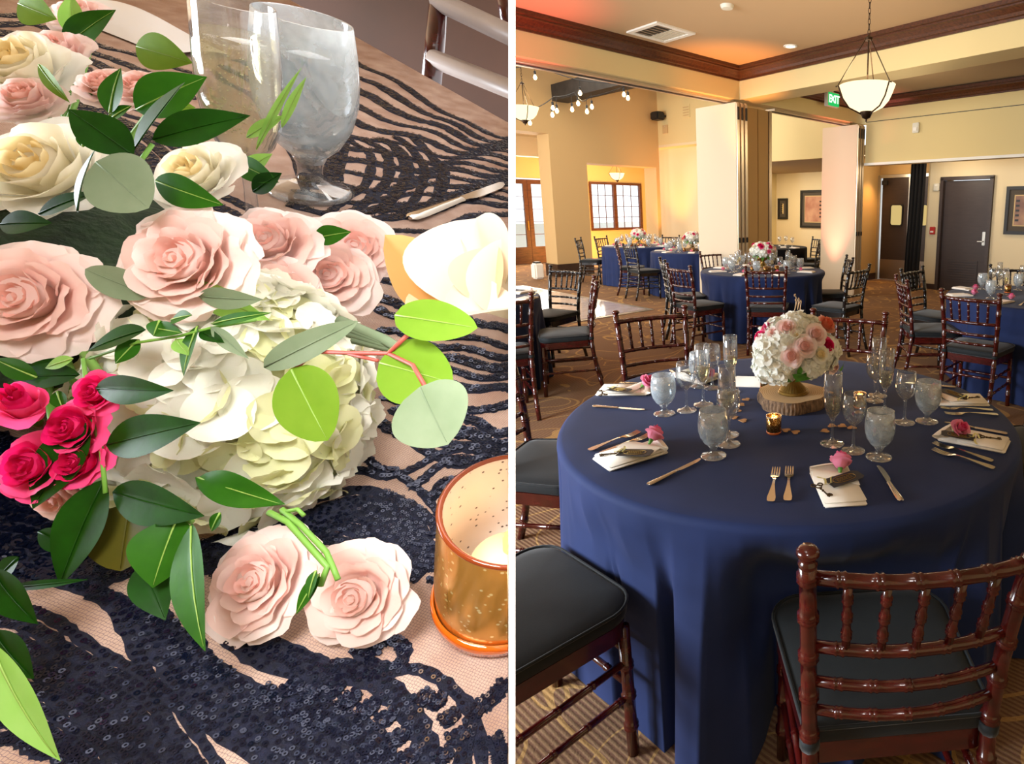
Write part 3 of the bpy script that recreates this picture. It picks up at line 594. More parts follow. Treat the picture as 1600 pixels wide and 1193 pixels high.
def make_chair(mt, nm):
    g = {}
    # seat frame: a ring
    m = MB(); o = seat_outline(0.0); i_ = seat_outline(-0.03); n = len(o)
    m.add([(x, y, 0.395) for x, y in o] + [(x, y, 0.445) for x, y in o] + [(x, y, 0.445) for x, y in i_] + [(x, y, 0.395) for x, y in i_],
          [(k * n + i, k * n + (i + 1) % n, ((k + 1) % 4) * n + (i + 1) % n, ((k + 1) % 4) * n + i) for k in range(4) for i in range(n)])
    g['seat_frame'] = m.mesh('seat_frame', mt, 'auto')
    # cushion
    m = MB(); rows = [(-0.004, 0.446), (0.006, 0.452), (0.010, 0.468), (0.006, 0.486), (-0.004, 0.492)]
    vs = []
    for k, z in rows: vs += [(x, y, z) for x, y in seat_outline(k)]
    ctr = seat_outline(-0.004)
    for q, z in ((0.85, 0.4975), (0.6, 0.502), (0.3, 0.504), (0.02, 0.5045)): vs += [(x * q, y * q, z) for x, y in ctr]
    n = len(o); nr = len(rows) + 4
    fs = [(r * n + i, r * n + (i + 1) % n, (r + 1) * n + (i + 1) % n, (r + 1) * n + i) for r in range(nr - 1) for i in range(n)]
    m.add(vs, fs + [tuple(range((nr - 1) * n, nr * n)), tuple(range(n))[::-1]])
    g['cushion'] = m.mesh('cushion', M['cush'], 'auto')
    m = MB(); pr = seat_outline(0.010); pts = [(x, y, 0.4885) for x, y in pr]; m.tube(pts + [pts[0]], 0.0042, 6, caps=False); g['piping'] = m.mesh('piping', M['cush'], True)
    for s in (-1, 1):
        c = bez((s * 0.188, -0.275, 0.0), (s * 0.182, -0.205, 0.24), (s * 0.186, -0.195, 0.45), 6) + bez((s * 0.186, -0.195, 0.45), (s * 0.192, -0.20, 0.66), (s * 0.207, -0.262, 0.905), 7)[1:]
        P, R = bamboo(c, 0.0165, step=0.098, first=0.10); m = MB(); m.tube(P, R, 10); g['rear_post%d' % s] = m.mesh('rear_post', mt, True)
        m = MB(); m.lathe([(0.0, 0.028), (0.014, 0.026), (0.021, 0.019), (0.021, 0.012), (0.014, 0.006), (0.014, 0.0), (0.018, -0.004), (0.016, -0.012)], 12, caps=False); g['finial'] = m.mesh('finial', mt, True)
        m = MB(); m.lathe([(0.0175, -0.012), (0.021, -0.011), (0.021, 0.011), (0.0175, 0.012)], 10, caps=False); g['tie'] = m.mesh('cushion_tie', M['cush'], True)
        P, R = bamboo([(s * 0.188, 0.178, 0.41), (s * 0.192, 0.186, 0.0)], 0.0165, step=0.098, first=0.12); m = MB(); m.tube(P, R, 10); g['front_leg%d' % s] = m.mesh('front_leg', mt, True)
    def bowed(z, x, y, dz=0.0, sag=0.035): return bez((-x, y, z + dz), (0, y - 2 * sag * 0.9, z), (x, y, z + dz), 8)
    for k, (z, x, y, r) in enumerate(((0.868, 0.200, -0.250, 0.0135), (0.700, 0.192, -0.216, 0.0115), (0.615, 0.190, -0.206, 0.0105), (0.545, 0.187, -0.200, 0.0105))):
        P, R = bamboo(bowed(z, x, y), r, step=0.066, first=0.055, bulge=1.22); m = MB(); m.tube(P, R, 8); g['rail%d' % k] = m.mesh('top_rail' if k == 0 else 'back_rail', mt, True)
    for k in range(5):
        q = (k - 2) / 2.0; f1 = 1 - (q * 0.66) ** 2
        P, R = bamboo([(q * 0.128, -0.216 - 0.031 * f1, 0.705), (q * 0.136, -0.250 - 0.031 * f1, 0.862)], 0.0085, step=0.045, first=0.035, bulge=1.35)
        m = MB(); m.tube(P, R, 8); g['spindle%d' % k] = m.mesh('spindle', mt, True)
    for nm2, a, b in (('sl0', (-0.187, -0.215, 0.30), (-0.190, 0.18, 0.30)), ('sl1', (-0.187, -0.235, 0.19), (-0.190, 0.18, 0.19)), ('sr0', (0.187, -0.215, 0.30), (0.190, 0.18, 0.30)), ('sr1', (0.187, -0.235, 0.19), (0.190, 0.18, 0.19)),
                      ('f0', (-0.190, 0.181, 0.335), (0.190, 0.181, 0.335)), ('f1', (-0.190, 0.183, 0.225), (0.190, 0.183, 0.225)), ('b0', (-0.186, -0.212, 0.30), (0.186, -0.212, 0.30))):
        P, R = bamboo([a, b], 0.0095, step=0.098, first=0.09, bulge=1.25); m = MB(); m.tube(P, R, 8); g['st_' + nm2] = m.mesh('stretcher', mt, True)
    def place(x, y, fx, fy, label, group=None):
        t = thing('chiavari_chair', label, 'chair', (x, y, 0), math.atan2(fy, fx) - PI / 2, group)
        link('seat_frame', g['seat_frame'], t); c = link('cushion', g['cushion'], t); link('piping', g['piping'], c)
        for s in (-1, 1):
            p = link('rear_post', g['rear_post%d' % s], t); link('finial', g['finial'], p, (s * 0.207, -0.262, 0.908)); link('cushion_tie', g['tie'], c, (s * 0.186, -0.195, 0.462))
            link('front_leg', g['front_leg%d' % s], t)
        link('top_rail', g['rail0'], t)
        for k in (1, 2, 3): link('back_rail', g['rail%d' % k], t)
        for k in range(5): link('spindle', g['spindle%d' % k], t)
        for k in ('sl0', 'sl1', 'sr0', 'sr1', 'f0', 'f1', 'b0'): link('stretcher', g['st_' + k], t)
        return t
    return place
red_chair = make_chair(M['mahog'], 'mahogany'); black_chair = make_chair(M['black'], 'black')
def back_at(cx, cy, fx, fy):                               # chair origin from the middle of its back's top
    l = math.hypot(fx, fy); fx /= l; fy /= l
    return cx + 0.26 * fx, cy + 0.26 * fy, fx, fy
CH = [  # middle of the back's top, the way it faces, which chair, label, group
 (-0.81, 1.12, 0.62, 0.78, 'r', 'mahogany chair with a black cushion at the left front of the near table', 'chairs at the near table'),
 (0.272, 0.912, -0.10, 1.0, 'r', 'mahogany chair nearest of all, its tall back cutting across the dark right corner', 'chairs at the near table'),
 (-1.16, 2.24, 1.0, -0.10, 'r', 'mahogany chair half out of frame against the white partition, by the near table cloth', 'chairs at the near table'),
 (-0.69, 3.32, 0.47, -0.88, 'r', 'mahogany chair across the near table behind the iced water and wine glasses', 'chairs at the near table'),
 (0.456, 3.25, -0.26, -0.97, 'r', 'mahogany chair across the near table just behind the flower bowl', 'chairs at the near table'),
 (1.33, 2.42, -1.0, -0.24, 'r', 'dark mahogany chair at the right side of the near table, only a post showing', 'chairs at the near table'),
 (-0.95, 6.03, 0.72, 0.69, 'r', 'mahogany chair at the left front of the table before the cream partition', 'chairs at the middle table'),
 (-1.25, 6.76, 0.93, 0.30, 'b', 'black chair just behind the mahogany one left of the middle table', 'chairs at the middle table'),
 (-0.035, 5.83, 0.06, 1.0, 'r', 'mahogany chair seen square from behind in front of the middle table', 'chairs at the middle table'),
 (-0.78, 8.04, 0.6, -0.8, 'r', 'chair across the middle table against the cream partition leaf', 'chairs at the middle table'),
 (0.99, 7.12, -1.0, -0.05, 'b', 'black chair tucked at the far right of the middle table', 'chairs at the middle table'),
 (0.93, 5.93, -0.79, 0.61, 'b', 'dark chair at the right front of the middle table facing away', 'chairs at the middle table'),
 (1.13, 4.90, 1.0, 0.0, 'r', 'mahogany chair side-on at the left of the right-hand table', 'chairs at the right table'),
 (1.43, 5.76, 0.72, -0.69, 'b', 'black chair in front of the single door at the right-hand table', 'chairs at the right table'),
 (1.42, 4.04, 0.63, 0.78, 'r', 'mahogany chair seen from behind in front of the right-hand table', 'chairs at the right table'),
 (2.52, 6.00, -0.2, -0.98, 'b', 'dark chair beyond the right-hand table under the framed print', 'chairs at the right table'),
 (-1.46, 4.81, -0.94, -0.33, 'r', 'mahogany chair edge-on at the right side of the left-hand table', 'chairs at the left table'),
 (-2.07, 5.86, -0.42, -0.9, 'b', 'black chair beyond the left-hand table in front of the dance floor', 'chairs at the left table'),
 (-1.83, 3.86, -0.55, 0.83, 'r', 'mahogany chair with curved rear leg in front of the left-hand table', 'chairs at the left table'),
 (-2.32, 9.60, 0.75, 0.66, 'b', 'black chair in front of the two far navy tables, glinting with window light', 'chairs at the far tables'),
 (-2.70, 10.25, 0.95, 0.20, 'r', 'mahogany chair just left of the black one before the two far navy tables', 'chairs at the far tables'),
 (-3.62, 12.50, 0.9, -0.35, 'b', 'dark chair left of the farthest table with its back to the bright opening', 'chairs at the far tables'),
 (-3.86, 11.75, 1.0, 0.05, 'b', 'dark chair leftmost by the farthest table, next to the tan pillar', 'chairs at the far tables'),
 (-2.2, 13.0, -0.3, -1.0, 'b', 'dark chair beyond the farthest table under the alcove window', 'chairs at the far tables'),
 (0.95, 10.75, -0.97, 0.25, 'b', 'black chair at the right of the black-clothed side table', 'chairs at the side table'),
 (1.02, 12.10, -0.85, -0.5, 'b', 'black chair beyond the black-clothed side table', 'chairs at the side table'),
]
SEATS = []
for cx, cy, fx, fy, k, lab, grp in CH:
    x, y, fx, fy = back_at(cx, cy, fx, fy); SEATS.append((x, y, fx, fy, 0.25 if len(SEATS) == 1 else 1.0))
    (red_chair if k == 'r' else black_chair)(x, y, fx, fy, lab, grp)

# ------------------------------------------------------------------ tablecloths to the floor
TZ = 0.762
def cloth(name, c, R, label, mt, seed, nt=240, folds=13, amp=0.10, flare=0.03):
    rnd = random.Random(seed); ph = [rnd.random() * 6.28 for _ in range(6)]; nt = max(nt, 300)
    nv_ = folds; dips = []
    for i in range(nv_):
        dips.append(((i + 0.75 * (rnd.random() - 0.5)) * 2 * PI / nv_, 0.45 + 0.55 * rnd.random(), 0.040 + 0.04 * rnd.random()))
    def fold(t):
        f_ = 0.22 * math.sin(nv_ * 0.5 * t + ph[0]) * math.sin(3 * t + ph[1]) + 0.12 * (1 - 2 * abs(math.sin(nv_ * 1.5 * t + ph[2])) ** 0.6)
        for c_, d_, w_ in dips:
            x = (t - c_ + PI) % (2 * PI) - PI
            if abs(x) < 0.5: f_ -= d_ * math.exp(-(x / w_) ** 2) - 0.30 * d_ * math.exp(-((x - 2.1 * w_) / (w_ * 1.1)) ** 2)
        return f_
    prof = [(0.0, 1), (0.35, 1), (0.6, 1), (0.8, 1), (0.93, 1), (0.975, 1)]
    rows = [(R * q, TZ) for q, _ in prof]
    rr = 0.022
    for j in range(1, 6):
        a = PI / 2 * j / 5; rows.append((R - rr + rr * math.sin(a), TZ - rr + rr * math.cos(a)))
    nd = 18
    def f(u, v):
        t = 2 * PI * u; k = v * (len(rows) - 1 + nd)
        if k <= len(rows) - 1:
            r, z = rows[int(round(k))]
            z2 = z + (0.0016 * math.sin(7 * t + ph[0]) * max(0, r / R - 0.75) if r > 0.01 else 0)
            return (r * math.cos(t), r * math.sin(t), z2)
        q = (k - len(rows) + 1) / nd; q = q ** 1.15; z = (TZ - rr) * (1 - q) + 0.006 * q
        g = min(1, q * 2.2); r = R + fold(t) * amp * (0.30 + 0.70 * q) * g + flare * q ** 1.4 * (0.7 + 0.3 * math.sin(2 * t + ph[5]))
        tt = t + 0.02 * q * math.sin(folds * t + ph[1])
        return (r * math.cos(tt), r * math.sin(tt), z + (0.004 * abs(math.sin(9 * t)) if q > 0.99 else 0))
    m = MB(); m.grid(f, nt, len(rows) - 1 + nd, wrap=True)
    near = [q for q in SEATS if math.hypot(q[0] - c[0], q[1] - c[1]) < R + 0.5]
    def ss(e0, e1, x): x = max(0.0, min(1.0, (x - e0) / (e1 - e0))); return x * x * (3 - 2 * x)
    for i, v in enumerate(m.v):                            # chairs pushed up to the table push the hanging cloth in
        if v[2] > 0.72: continue
        x, y = v[0] + c[0], v[1] + c[1]
        for sx, sy, fx, fy, low in near:
            lx = (x - sx) * fy - (y - sy) * fx; ly = (x - sx) * fx + (y - sy) * fy
            if abs(lx) < 0.36 and -0.4 < ly < 0.235:
                k = (0.235 - ly) * ss(0.36, 0.245, abs(lx)) * ss(0.72, 0.53, v[2]) * (low + (1 - low) * ss(0.25, 0.42, v[2])); x += fx * k; y += fy * k
        m.v[i] = (x - c[0], y - c[1], v[2])
    o = m.build(name, mt, None, True, (c[0], c[1], 0)); tag(o, label, 'tablecloth', 'floor-length round tablecloths'); return o
T1 = (0.065, 2.04)
cloth('tablecloth', T1, 0.808, 'navy floor-length cloth on the near round table with the wood slice', M['navy'], 3, 600, 19, 0.24, 0.03)
cloth('tablecloth', (-0.08, 7.05), 0.76, 'navy cloth on the middle round table before the cream partition', M['navy'], 5)
cloth('tablecloth', (-1.38, 10.4), 0.74, 'navy cloth on the far round table half hidden by the cream partition', M['navy'], 7)
cloth('tablecloth', (-2.66, 11.85), 0.74, 'navy cloth on the farthest round table in front of the alcove window', M['navy'], 9)
cloth('tablecloth', (2.30, 4.90), 0.75, 'navy cloth on the right-hand round table beside the single door', M['navy'], 11)
cloth('tablecloth', (-2.70, 4.72), 0.75, 'dark navy cloth on the left-hand round table, mostly out of frame', M['navy'], 13)
cloth('tablecloth', (0.0, 11.5), 0.75, 'black cloth on the round table in the side room', M['navyd'], 15)
# ------------------------------------------------------------------ flowers
def petalmat(name, col, tl=0.35, rough=0.55):
    m = bpy.data.materials.new(name); m.use_nodes = True; nt = m.node_tree; b = nt.nodes['Principled BSDF']; L = nt.links.new
    c = srgb(col); b.inputs['Base Color'].default_value = c; b.inputs['Roughness'].default_value = rough; b.inputs['Specular IOR Level'].default_value = 0.25
    t = nt.nodes.new('ShaderNodeBsdfTranslucent'); t.inputs[0].default_value = c
    n = nt.nodes.new('ShaderNodeTexNoise'); n.inputs['Scale'].default_value = 300; n.inputs['Detail'].default_value = 3
    tc = nt.nodes.new('ShaderNodeTexCoord'); L(tc.outputs['Object'], n.inputs['Vector'])
    bp = nt.nodes.new('ShaderNodeBump'); bp.inputs['Strength'].default_value = 0.08; bp.inputs['Distance'].default_value = 0.001; L(n.outputs['Fac'], bp.inputs['Height']); L(bp.outputs[0], b.inputs['Normal'])
    mx = nt.nodes.new('ShaderNodeMixShader'); mx.inputs[0].default_value = tl
    L(b.outputs[0], mx.inputs[1]); L(t.outputs[0], mx.inputs[2]); L(mx.outputs[0], nt.nodes['Material Output'].inputs['Surface']); return m
PET = {
 'blush': [petalmat('blush_inner_petal', '#f4c3b8'), petalmat('blush_petal', '#fadbd3'), petalmat('blush_outer_petal', '#fdebe6')],
 'cream': [petalmat('cream_inner_petal', '#f9e6b4'), petalmat('cream_petal', '#fdf7e2'), petalmat('cream_outer_petal', '#fffdf6')],
 'hot': [petalmat('hot_pink_inner_petal', '#c8104c'), petalmat('hot_pink_petal2', '#e01866'), petalmat('hot_pink_outer_petal', '#f0508c')],
 'coral': [petalmat('coral_inner_petal', '#e87858'), petalmat('coral_petal', '#f09a7c'), petalmat('coral_outer_petal', '#f4b8a0')],
 'rosy': [petalmat('rosy_inner_petal', '#e04c80'), petalmat('rosy_petal', '#ec6c98'), petalmat('rosy_outer_petal', '#f49ab8')],
 'peach': [petalmat('peach_inner_petal', '#f5be78', 0.4), petalmat('peach_petal', '#fae2bc', 0.4), petalmat('ivory_magnolia_petal', '#f4ead9', 0.3)],
}
M['hyd'] = petalmat('white_hydrangea_petal', '#fbfaf0', 0.35); M['hydg'] = petalmat('greenish_hydrangea_petal', '#f0f0c4', 0.4)
def petal_grid(mb, R, th, r0, re, h, curl, half, ruf, seed, nu=6, nv=6, tip=0.10, m=None):
    rn = random.Random(seed); p1, p2 = rn.random() * 6.28, rn.random() * 6.28; vs = []
    for j in range(nv + 1):
        v = j / nv; wv = half * (0.45 + 0.55 * math.sin(PI * min(1, 0.10 + 0.55 * v)) ** 0.8) * (1 if v < 0.8 else 1 - 0.22 * ((v - 0.8) / 0.2) ** 2)
        for i in range(nu + 1):
            u = -1 + 2 * i / nu; q = v * (1 - tip * u * u - 0.03 * math.sin(5 * u + p2))
            r = R * (r0 + (re - r0) * math.sin(q * PI / 2) ** 0.85); z = R * h * (1 - math.cos(q * PI / 2)) ** 0.9
            if q > 0.62:
                k = (q - 0.62) / 0.38; r += R * curl * k * k; z -= R * curl * 0.75 * k * k
            z += ruf * R * v ** 3 * (math.sin(3.1 * u + p1) + 0.5 * math.sin(7.3 * u + p2)) * 0.5
            r += 0.05 * R * v * math.sin(2.2 * u + p2) * min(1, re * 1.6); r = max(r, 0.02 * R)
            t = th + u * wv
            vs.append((r * math.cos(t), r * math.sin(t), z))
    fs = [(j * (nu + 1) + i, j * (nu + 1) + i + 1, (j + 1) * (nu + 1) + i + 1, (j + 1) * (nu + 1) + i) for j in range(nv) for i in range(nu)]
    mb.add(vs, fs, m)
# rings of petals from the heart outward: how many, base radius, rim radius, height, curl of the lip
RINGS = [(3, 0.01, 0.07, 0.76, 0.02), (3, 0.02, 0.16, 0.80, 0.03), (4, 0.04, 0.27, 0.80, 0.05), (4, 0.06, 0.40, 0.76, 0.08), (5, 0.08, 0.54, 0.68, 0.12), (5, 0.10, 0.70, 0.54, 0.16), (6, 0.12, 0.84, 0.36, 0.18)]
def rose_spec(R, seed, rings=RINGS, openness=1.0, ruf=0.08):
    rn = random.Random(seed); out = []; th = rn.random() * 6
    for k, (n, r0, re, h, curl) in enumerate(rings):
        for i in range(n):
            t = th + 2 * PI * (i + 0.25 * (rn.random() - 0.5)) / n; w = 0.93 + 0.14 * rn.random()
            out.append((k / (len(rings) - 1), dict(R=R, th=t, r0=r0, re=re * w * openness, h=h * (0.94 + 0.12 * rn.random()), curl=curl * (0.5 + rn.random()), half=PI / n * (1.30 + 0.25 * rn.random()), ruf=ruf * (0.3 + k / len(rings)), seed=rn.random())))
        th += 0.9 + 0.4 * rn.random()
    return out
def core_filler(mb, R, rings):                            # filler added behind the inner rims so the centre shades less
    k = [q for q in rings if q[2] < 0.42]; top = k[0][3] * R
    mb.lathe([(0.0, top * 0.84), (0.08 * R, top * 0.82)] + [(q[2] * R * 0.90, q[3] * R * 0.72) for q in k[1:]] + [(k[-1][2] * R * 0.8, 0.1 * R)], 14, caps=False)
def rose_mesh(name, R, seed, kind, rings=RINGS, openness=1.0, nu=4, nv=4):      # one mesh, for blooms a few dozen pixels across
    me = None; mb = MB(); idx = []
    for f, kw in rose_spec(R, seed, rings, openness):
        n0 = len(mb.f); petal_grid(mb, nu=nu, nv=nv, **kw); idx += [0 if f < 0.35 else 1 if f < 0.75 else 2] * (len(mb.f) - n0)
    n0 = len(mb.f); core_filler(mb, R, rings); idx += [0] * (len(mb.f) - n0)
    me = mb.mesh(name, None, True)
    for m in PET[kind]: me.materials.append(m)
    me.polygons.foreach_set('material_index', idx); return me
def facing(p, n, spin=0.0, s=1.0):                        # matrix that stands local z along n at p
    n = Vector(n).normalized(); q = n.to_track_quat('Z', 'Y').to_matrix().to_4x4()
    return Matrix.Translation(p) @ q @ Matrix.Rotation(spin, 4, 'Z') @ Matrix.Scale(s, 4)
def floret_mb(r, seed, n=4, seg=3):
    rn = random.Random(seed); mb = MB()
    for k in range(n):
        a = 2 * PI * k / n + 0.2 * (rn.random() - 0.5); cup = 0.05 + 0.35 * rn.random(); wd = 0.55 + 0.12 * rn.random()
        vs = []; w1 = rn.random() * 6
        for j in range(seg + 1):
            v = j / seg
            for i in range(seg + 1):
                u = -1 + 2 * i / seg
                x = r * (0.06 + 0.94 * v * (1 - 0.22 * u * u)); y = r * wd * u * (0.25 + 0.95 * math.sin(PI * min(1, 0.15 + 0.6 * v)))
                z = r * (cup * v * v * 0.6 + 0.16 * u * u * v + 0.07 * math.sin(4 * u + w1) * v)
                vs.append((x * math.cos(a) - y * math.sin(a), x * math.sin(a) + y * math.cos(a), z + 0.004 * r * (k % 2)))
        mb.add(vs, [(j * (seg + 1) + i, j * (seg + 1) + i + 1, (j + 1) * (seg + 1) + i + 1, (j + 1) * (seg + 1) + i) for j in range(seg) for i in range(seg)])
    return mb
def hydrangea_mesh(name, R, seed, n=46, fr=0.30, mt='hyd'):   # a whole head as one mesh, for the tables
    rn = random.Random(seed); mb = MB(); ga = PI * (3 - math.sqrt(5))
    fl = [floret_mb(R * fr, seed + k, 4, 2) for k in range(3)]
    for i in range(n):
        z = 1 - 1.55 * (i + 0.5) / n; r = math.sqrt(max(0, 1 - z * z)); t = ga * i
        d = Vector((r * math.cos(t), r * math.sin(t), z))
        f = fl[i % 3]; mb.add(f.v, f.f, facing(d * R * (0.90 + 0.16 * rn.random()), d + Vector((rn.random() - .5, rn.random() - .5, rn.random() - .5)) * 0.8, rn.random() * 6))
    core = bmesh.new(); bmesh.ops.create_icosphere(core, subdivisions=2, radius=R * 0.86); mb.bm(core)
    return mb.mesh(name, M[mt], True)
def leaf_mb(L_, wd, curl=0.15, fold=0.12, nu=4, nv=9, kind='lance', wav=0.0):
    mb = MB()
    def prof(v):
        if kind == 'round': return math.sin(PI * min(1, v) ** 0.85) ** 0.62
        return math.sin(PI * v ** 0.80) ** 0.95
    def f(u, v):
        x = -1 + 2 * u; y = v * L_; w_ = wd * 0.5 * max(0.012, prof(v))
        return (x * w_, y, -curl * L_ * v * v + fold * abs(x) * w_ * 2 + wav * L_ * math.sin(7 * v + 2 * x))
    return mb.grid(f, nu, nv)
# ------------------------------------------------------------------ tableware
def lathe_mesh(name, prof, mt, n=28, caps=False):
    m = MB(); m.lathe(prof, n, caps=caps); return m.mesh(name, M[mt] if isinstance(mt, str) else mt, True)
def tableware(n=28, near=True):
    g = {}
    gm = 'thin'
    g['goblet'] = lathe_mesh('bowl', [(0.0115, 0.030), (0.014, 0.036), (0.024, 0.046), (0.0335, 0.064), (0.0385, 0.086), (0.0392, 0.105), (0.0375, 0.128), (0.0345, 0.151), (0.0333, 0.1515), (0.0332, 0.150), (0.0360, 0.128), (0.0376, 0.105), (0.0368, 0.087), (0.032, 0.066), (0.022, 0.048), (0.0, 0.040)], 'frost', n)
    g['goblet_foot'] = lathe_mesh('foot', [(0.0, 0.0), (0.0335, 0.0), (0.0345, 0.0025), (0.030, 0.005), (0.016, 0.009), (0.0105, 0.014), (0.0095, 0.022), (0.0112, 0.030), (0.014, 0.036), (0.0, 0.036)], gm, n)
    g['goblet_water'] = lathe_mesh('iced_water', [(0.0, 0.0405), (0.021, 0.0486), (0.0312, 0.0663), (0.0360, 0.087), (0.0369, 0.105), (0.0354, 0.127), (0.0, 0.1272)], thinglass('iced_water_%d' % near, (0.94, 0.96, 0.97, 1), 0.10, 0.14) if near else M['frost'], n)
    g['wine'] = lathe_mesh('bowl', [(0.005, 0.078), (0.012, 0.083), (0.022, 0.093), (0.030, 0.108), (0.0335, 0.126), (0.0328, 0.146), (0.0285, 0.172), (0.0277, 0.1725), (0.0275, 0.1715), (0.0316, 0.146), (0.0323, 0.126), (0.0288, 0.109), (0.021, 0.0948), (0.011, 0.0856), (0.0, 0.083)], gm, n)
    g['wine_stem'] = lathe_mesh('stem', [(0.0, 0.0), (0.0325, 0.0), (0.0335, 0.002), (0.029, 0.0042), (0.014, 0.0075), (0.0065, 0.013), (0.0045, 0.022), (0.0041, 0.05), (0.0046, 0.072), (0.0055, 0.0785), (0.0, 0.0785)], gm, n)
    g['flute'] = lathe_mesh('bowl', [(0.0045, 0.074), (0.0085, 0.080), (0.0165, 0.094), (0.0215, 0.112), (0.0236, 0.135), (0.0236, 0.165), (0.0222, 0.212), (0.0214, 0.2125), (0.0213, 0.2115), (0.0227, 0.165), (0.0227, 0.135), (0.0206, 0.1125), (0.0157, 0.0953), (0.0075, 0.082), (0.0, 0.080)], gm, n)
    g['flute_stem'] = lathe_mesh('stem', [(0.0, 0.0), (0.0305, 0.0), (0.0315, 0.002), (0.027, 0.004), (0.013, 0.007), (0.0062, 0.013), (0.0042, 0.022), (0.0038, 0.05), (0.0042, 0.068), (0.0052, 0.0745), (0.0, 0.0745)], gm, n)
    g['flute_wine'] = lathe_mesh('champagne', [(0.0, 0.0806), (0.0068, 0.0822), (0.0150, 0.0955), (0.0198, 0.1125), (0.0218, 0.135), (0.0, 0.1352)], 'champ', n)
    return g
NEAR = tableware(32, True); FAR = tableware(16, False)
def goblet(g, p, label, grp, s=1.0):
    t = thing('water_goblet', label, 'glass', p, 0, grp); t.scale = (1.17 * s, 1.17 * s, 0.98 * s)
    link('bowl', g['goblet'], t); link('foot', g['goblet_foot'], t); link('iced_water', g['goblet_water'], t); return t
def wineglass(g, p, label, grp, s=1.0):
    t = thing('wine_glass', label, 'glass', p, 0, grp); t.scale = (1.13 * s, 1.13 * s, 1.08 * s); link('bowl', g['wine'], t); link('stem', g['wine_stem'], t); return t
def flute(g, p, label, grp, s=1.0):
    t = thing('champagne_flute', label, 'glass', p, 0, grp); t.scale = (1.25 * s, 1.25 * s, 1.12 * s); link('bowl', g['flute'], t); link('stem', g['flute_stem'], t); link('champagne', g['flute_wine'], t); return t
def mercury():
    m = mat('mercury_glass', '#b8904a', 0.18, 0.9); nt = m.node_tree; b = nt.nodes['Principled BSDF']; L = nt.links.new
    tc = nt.nodes.new('ShaderNodeTexCoord'); n = nt.nodes.new('ShaderNodeTexVoronoi'); n.inputs['Scale'].default_value = 240; L(tc.outputs['Object'], n.inputs['Vector'])
    r = nt.nodes.new('ShaderNodeValToRGB'); r.color_ramp.elements[0].color = srgb('#ffe0a0'); r.color_ramp.elements[1].color = srgb('#7a4a18'); r.color_ramp.elements[0].position = 0.18; r.color_ramp.elements[1].position = 0.42
    L(n.outputs['Distance'], r.inputs['Fac']); L(r.outputs[0], b.inputs['Base Color']); return m
M['merc'] = mercury(); M['flame'] = emis('candle_flame', '#ffb648', 6.0); M['wax'] = mat('candle_wax', '#f2e2b8', 0.5, emit=('#ffb85c', 0.6)); M['amber'] = mat('amber_glass_rim', '#c8642a', 0.15, 0.3, coat=0.5)
VO = lathe_mesh('holder', [(0.0, 0.0), (0.024, 0.0), (0.0265, 0.004), (0.0275, 0.02), (0.0285, 0.066), (0.0278, 0.0665), (0.0258, 0.066), (0.025, 0.02), (0.022, 0.010), (0.0, 0.008)], 'merc', 28)
VB = lathe_mesh('base_ring', [(0.0242, -0.0004), (0.0272, 0.0035), (0.0277, 0.009), (0.0268, 0.009)], 'amber', 28); VR = lathe_mesh('rim', [(0.0276, 0.0640), (0.0292, 0.0652), (0.0288, 0.0675), (0.0272, 0.0675), (0.0268, 0.0652)], mat('silvered_rim', '#d8d0c4', 0.25, 0.8), 28)
VC = lathe_mesh('candle', [(0.0, 0.009), (0.018, 0.009), (0.018, 0.034), (0.0, 0.034)], 'wax', 18); VF = lathe_mesh('flame', [(0.0, 0.036), (0.0035, 0.041), (0.0042, 0.047), (0.002, 0.056), (0.0, 0.061)], 'flame', 10)
def votive(p, label, grp=None, s=1.0, glow=0.25):
    t = thing('votive_candle', label, 'candle', p, 0, grp); t.scale = (s, s, s)
    link('holder', VO, t); link('base_ring', VB, t); link('rim', VR, t); c = link('candle', VC, t); link('flame', VF, c)
    if glow: lamp('votive_glow', 'POINT', (p[0], p[1], p[2] + 0.075 * s), glow, (1, 0.6, 0.25), radius=0.012)
    return t
def cut_fork():
    m = MB()
    prof = [(0.0, 0.0065, 0.0028), (0.004, 0.0105, 0.003), (0.02, 0.0112, 0.004), (0.045, 0.008, 0.0055), (0.08, 0.0042, 0.0075), (0.105, 0.0032, 0.0085), (0.122, 0.0045, 0.0075), (0.133, 0.0115, 0.0045), (0.142, 0.0125, 0.003), (0.150, 0.0125, 0.0028)]
    vs = []
    for y, w_, z in prof: vs += [(-w_, y, z), (w_, y, z), (w_, y, z + 0.0024), (-w_, y, z + 0.0024)]
    fs = [(i * 4 + k, i * 4 + (k + 1) % 4, (i + 1) * 4 + (k + 1) % 4, (i + 1) * 4 + k) for i in range(len(prof) - 1) for k in range(4)]
    m.add(vs, fs + [(0, 1, 2, 3)[::-1], tuple(len(vs) - 4 + k for k in range(4))]); h = m.mesh('handle', M['cutl'], 'auto')
    m = MB()
    for k in range(4):
        x = (k - 1.5) * 0.0068; rows = [(0.150, 0.0023, 0.0028), (0.168, 0.0019, 0.0034), (0.186, 0.0016, 0.006), (0.193, 0.0007, 0.0075)]; vs = []
        for y, w_, z in rows: vs += [(x - w_, y, z), (x + w_, y, z), (x + w_, y, z + 0.002), (x - w_, y, z + 0.002)]
        m.add(vs, [(i * 4 + j, i * 4 + (j + 1) % 4, (i + 1) * 4 + (j + 1) % 4, (i + 1) * 4 + j) for i in range(3) for j in range(4)] + [tuple(12 + j for j in range(4))])
    return h, m.mesh('tines', M['cutl'], 'auto')
FORK_H, FORK_T = cut_fork()
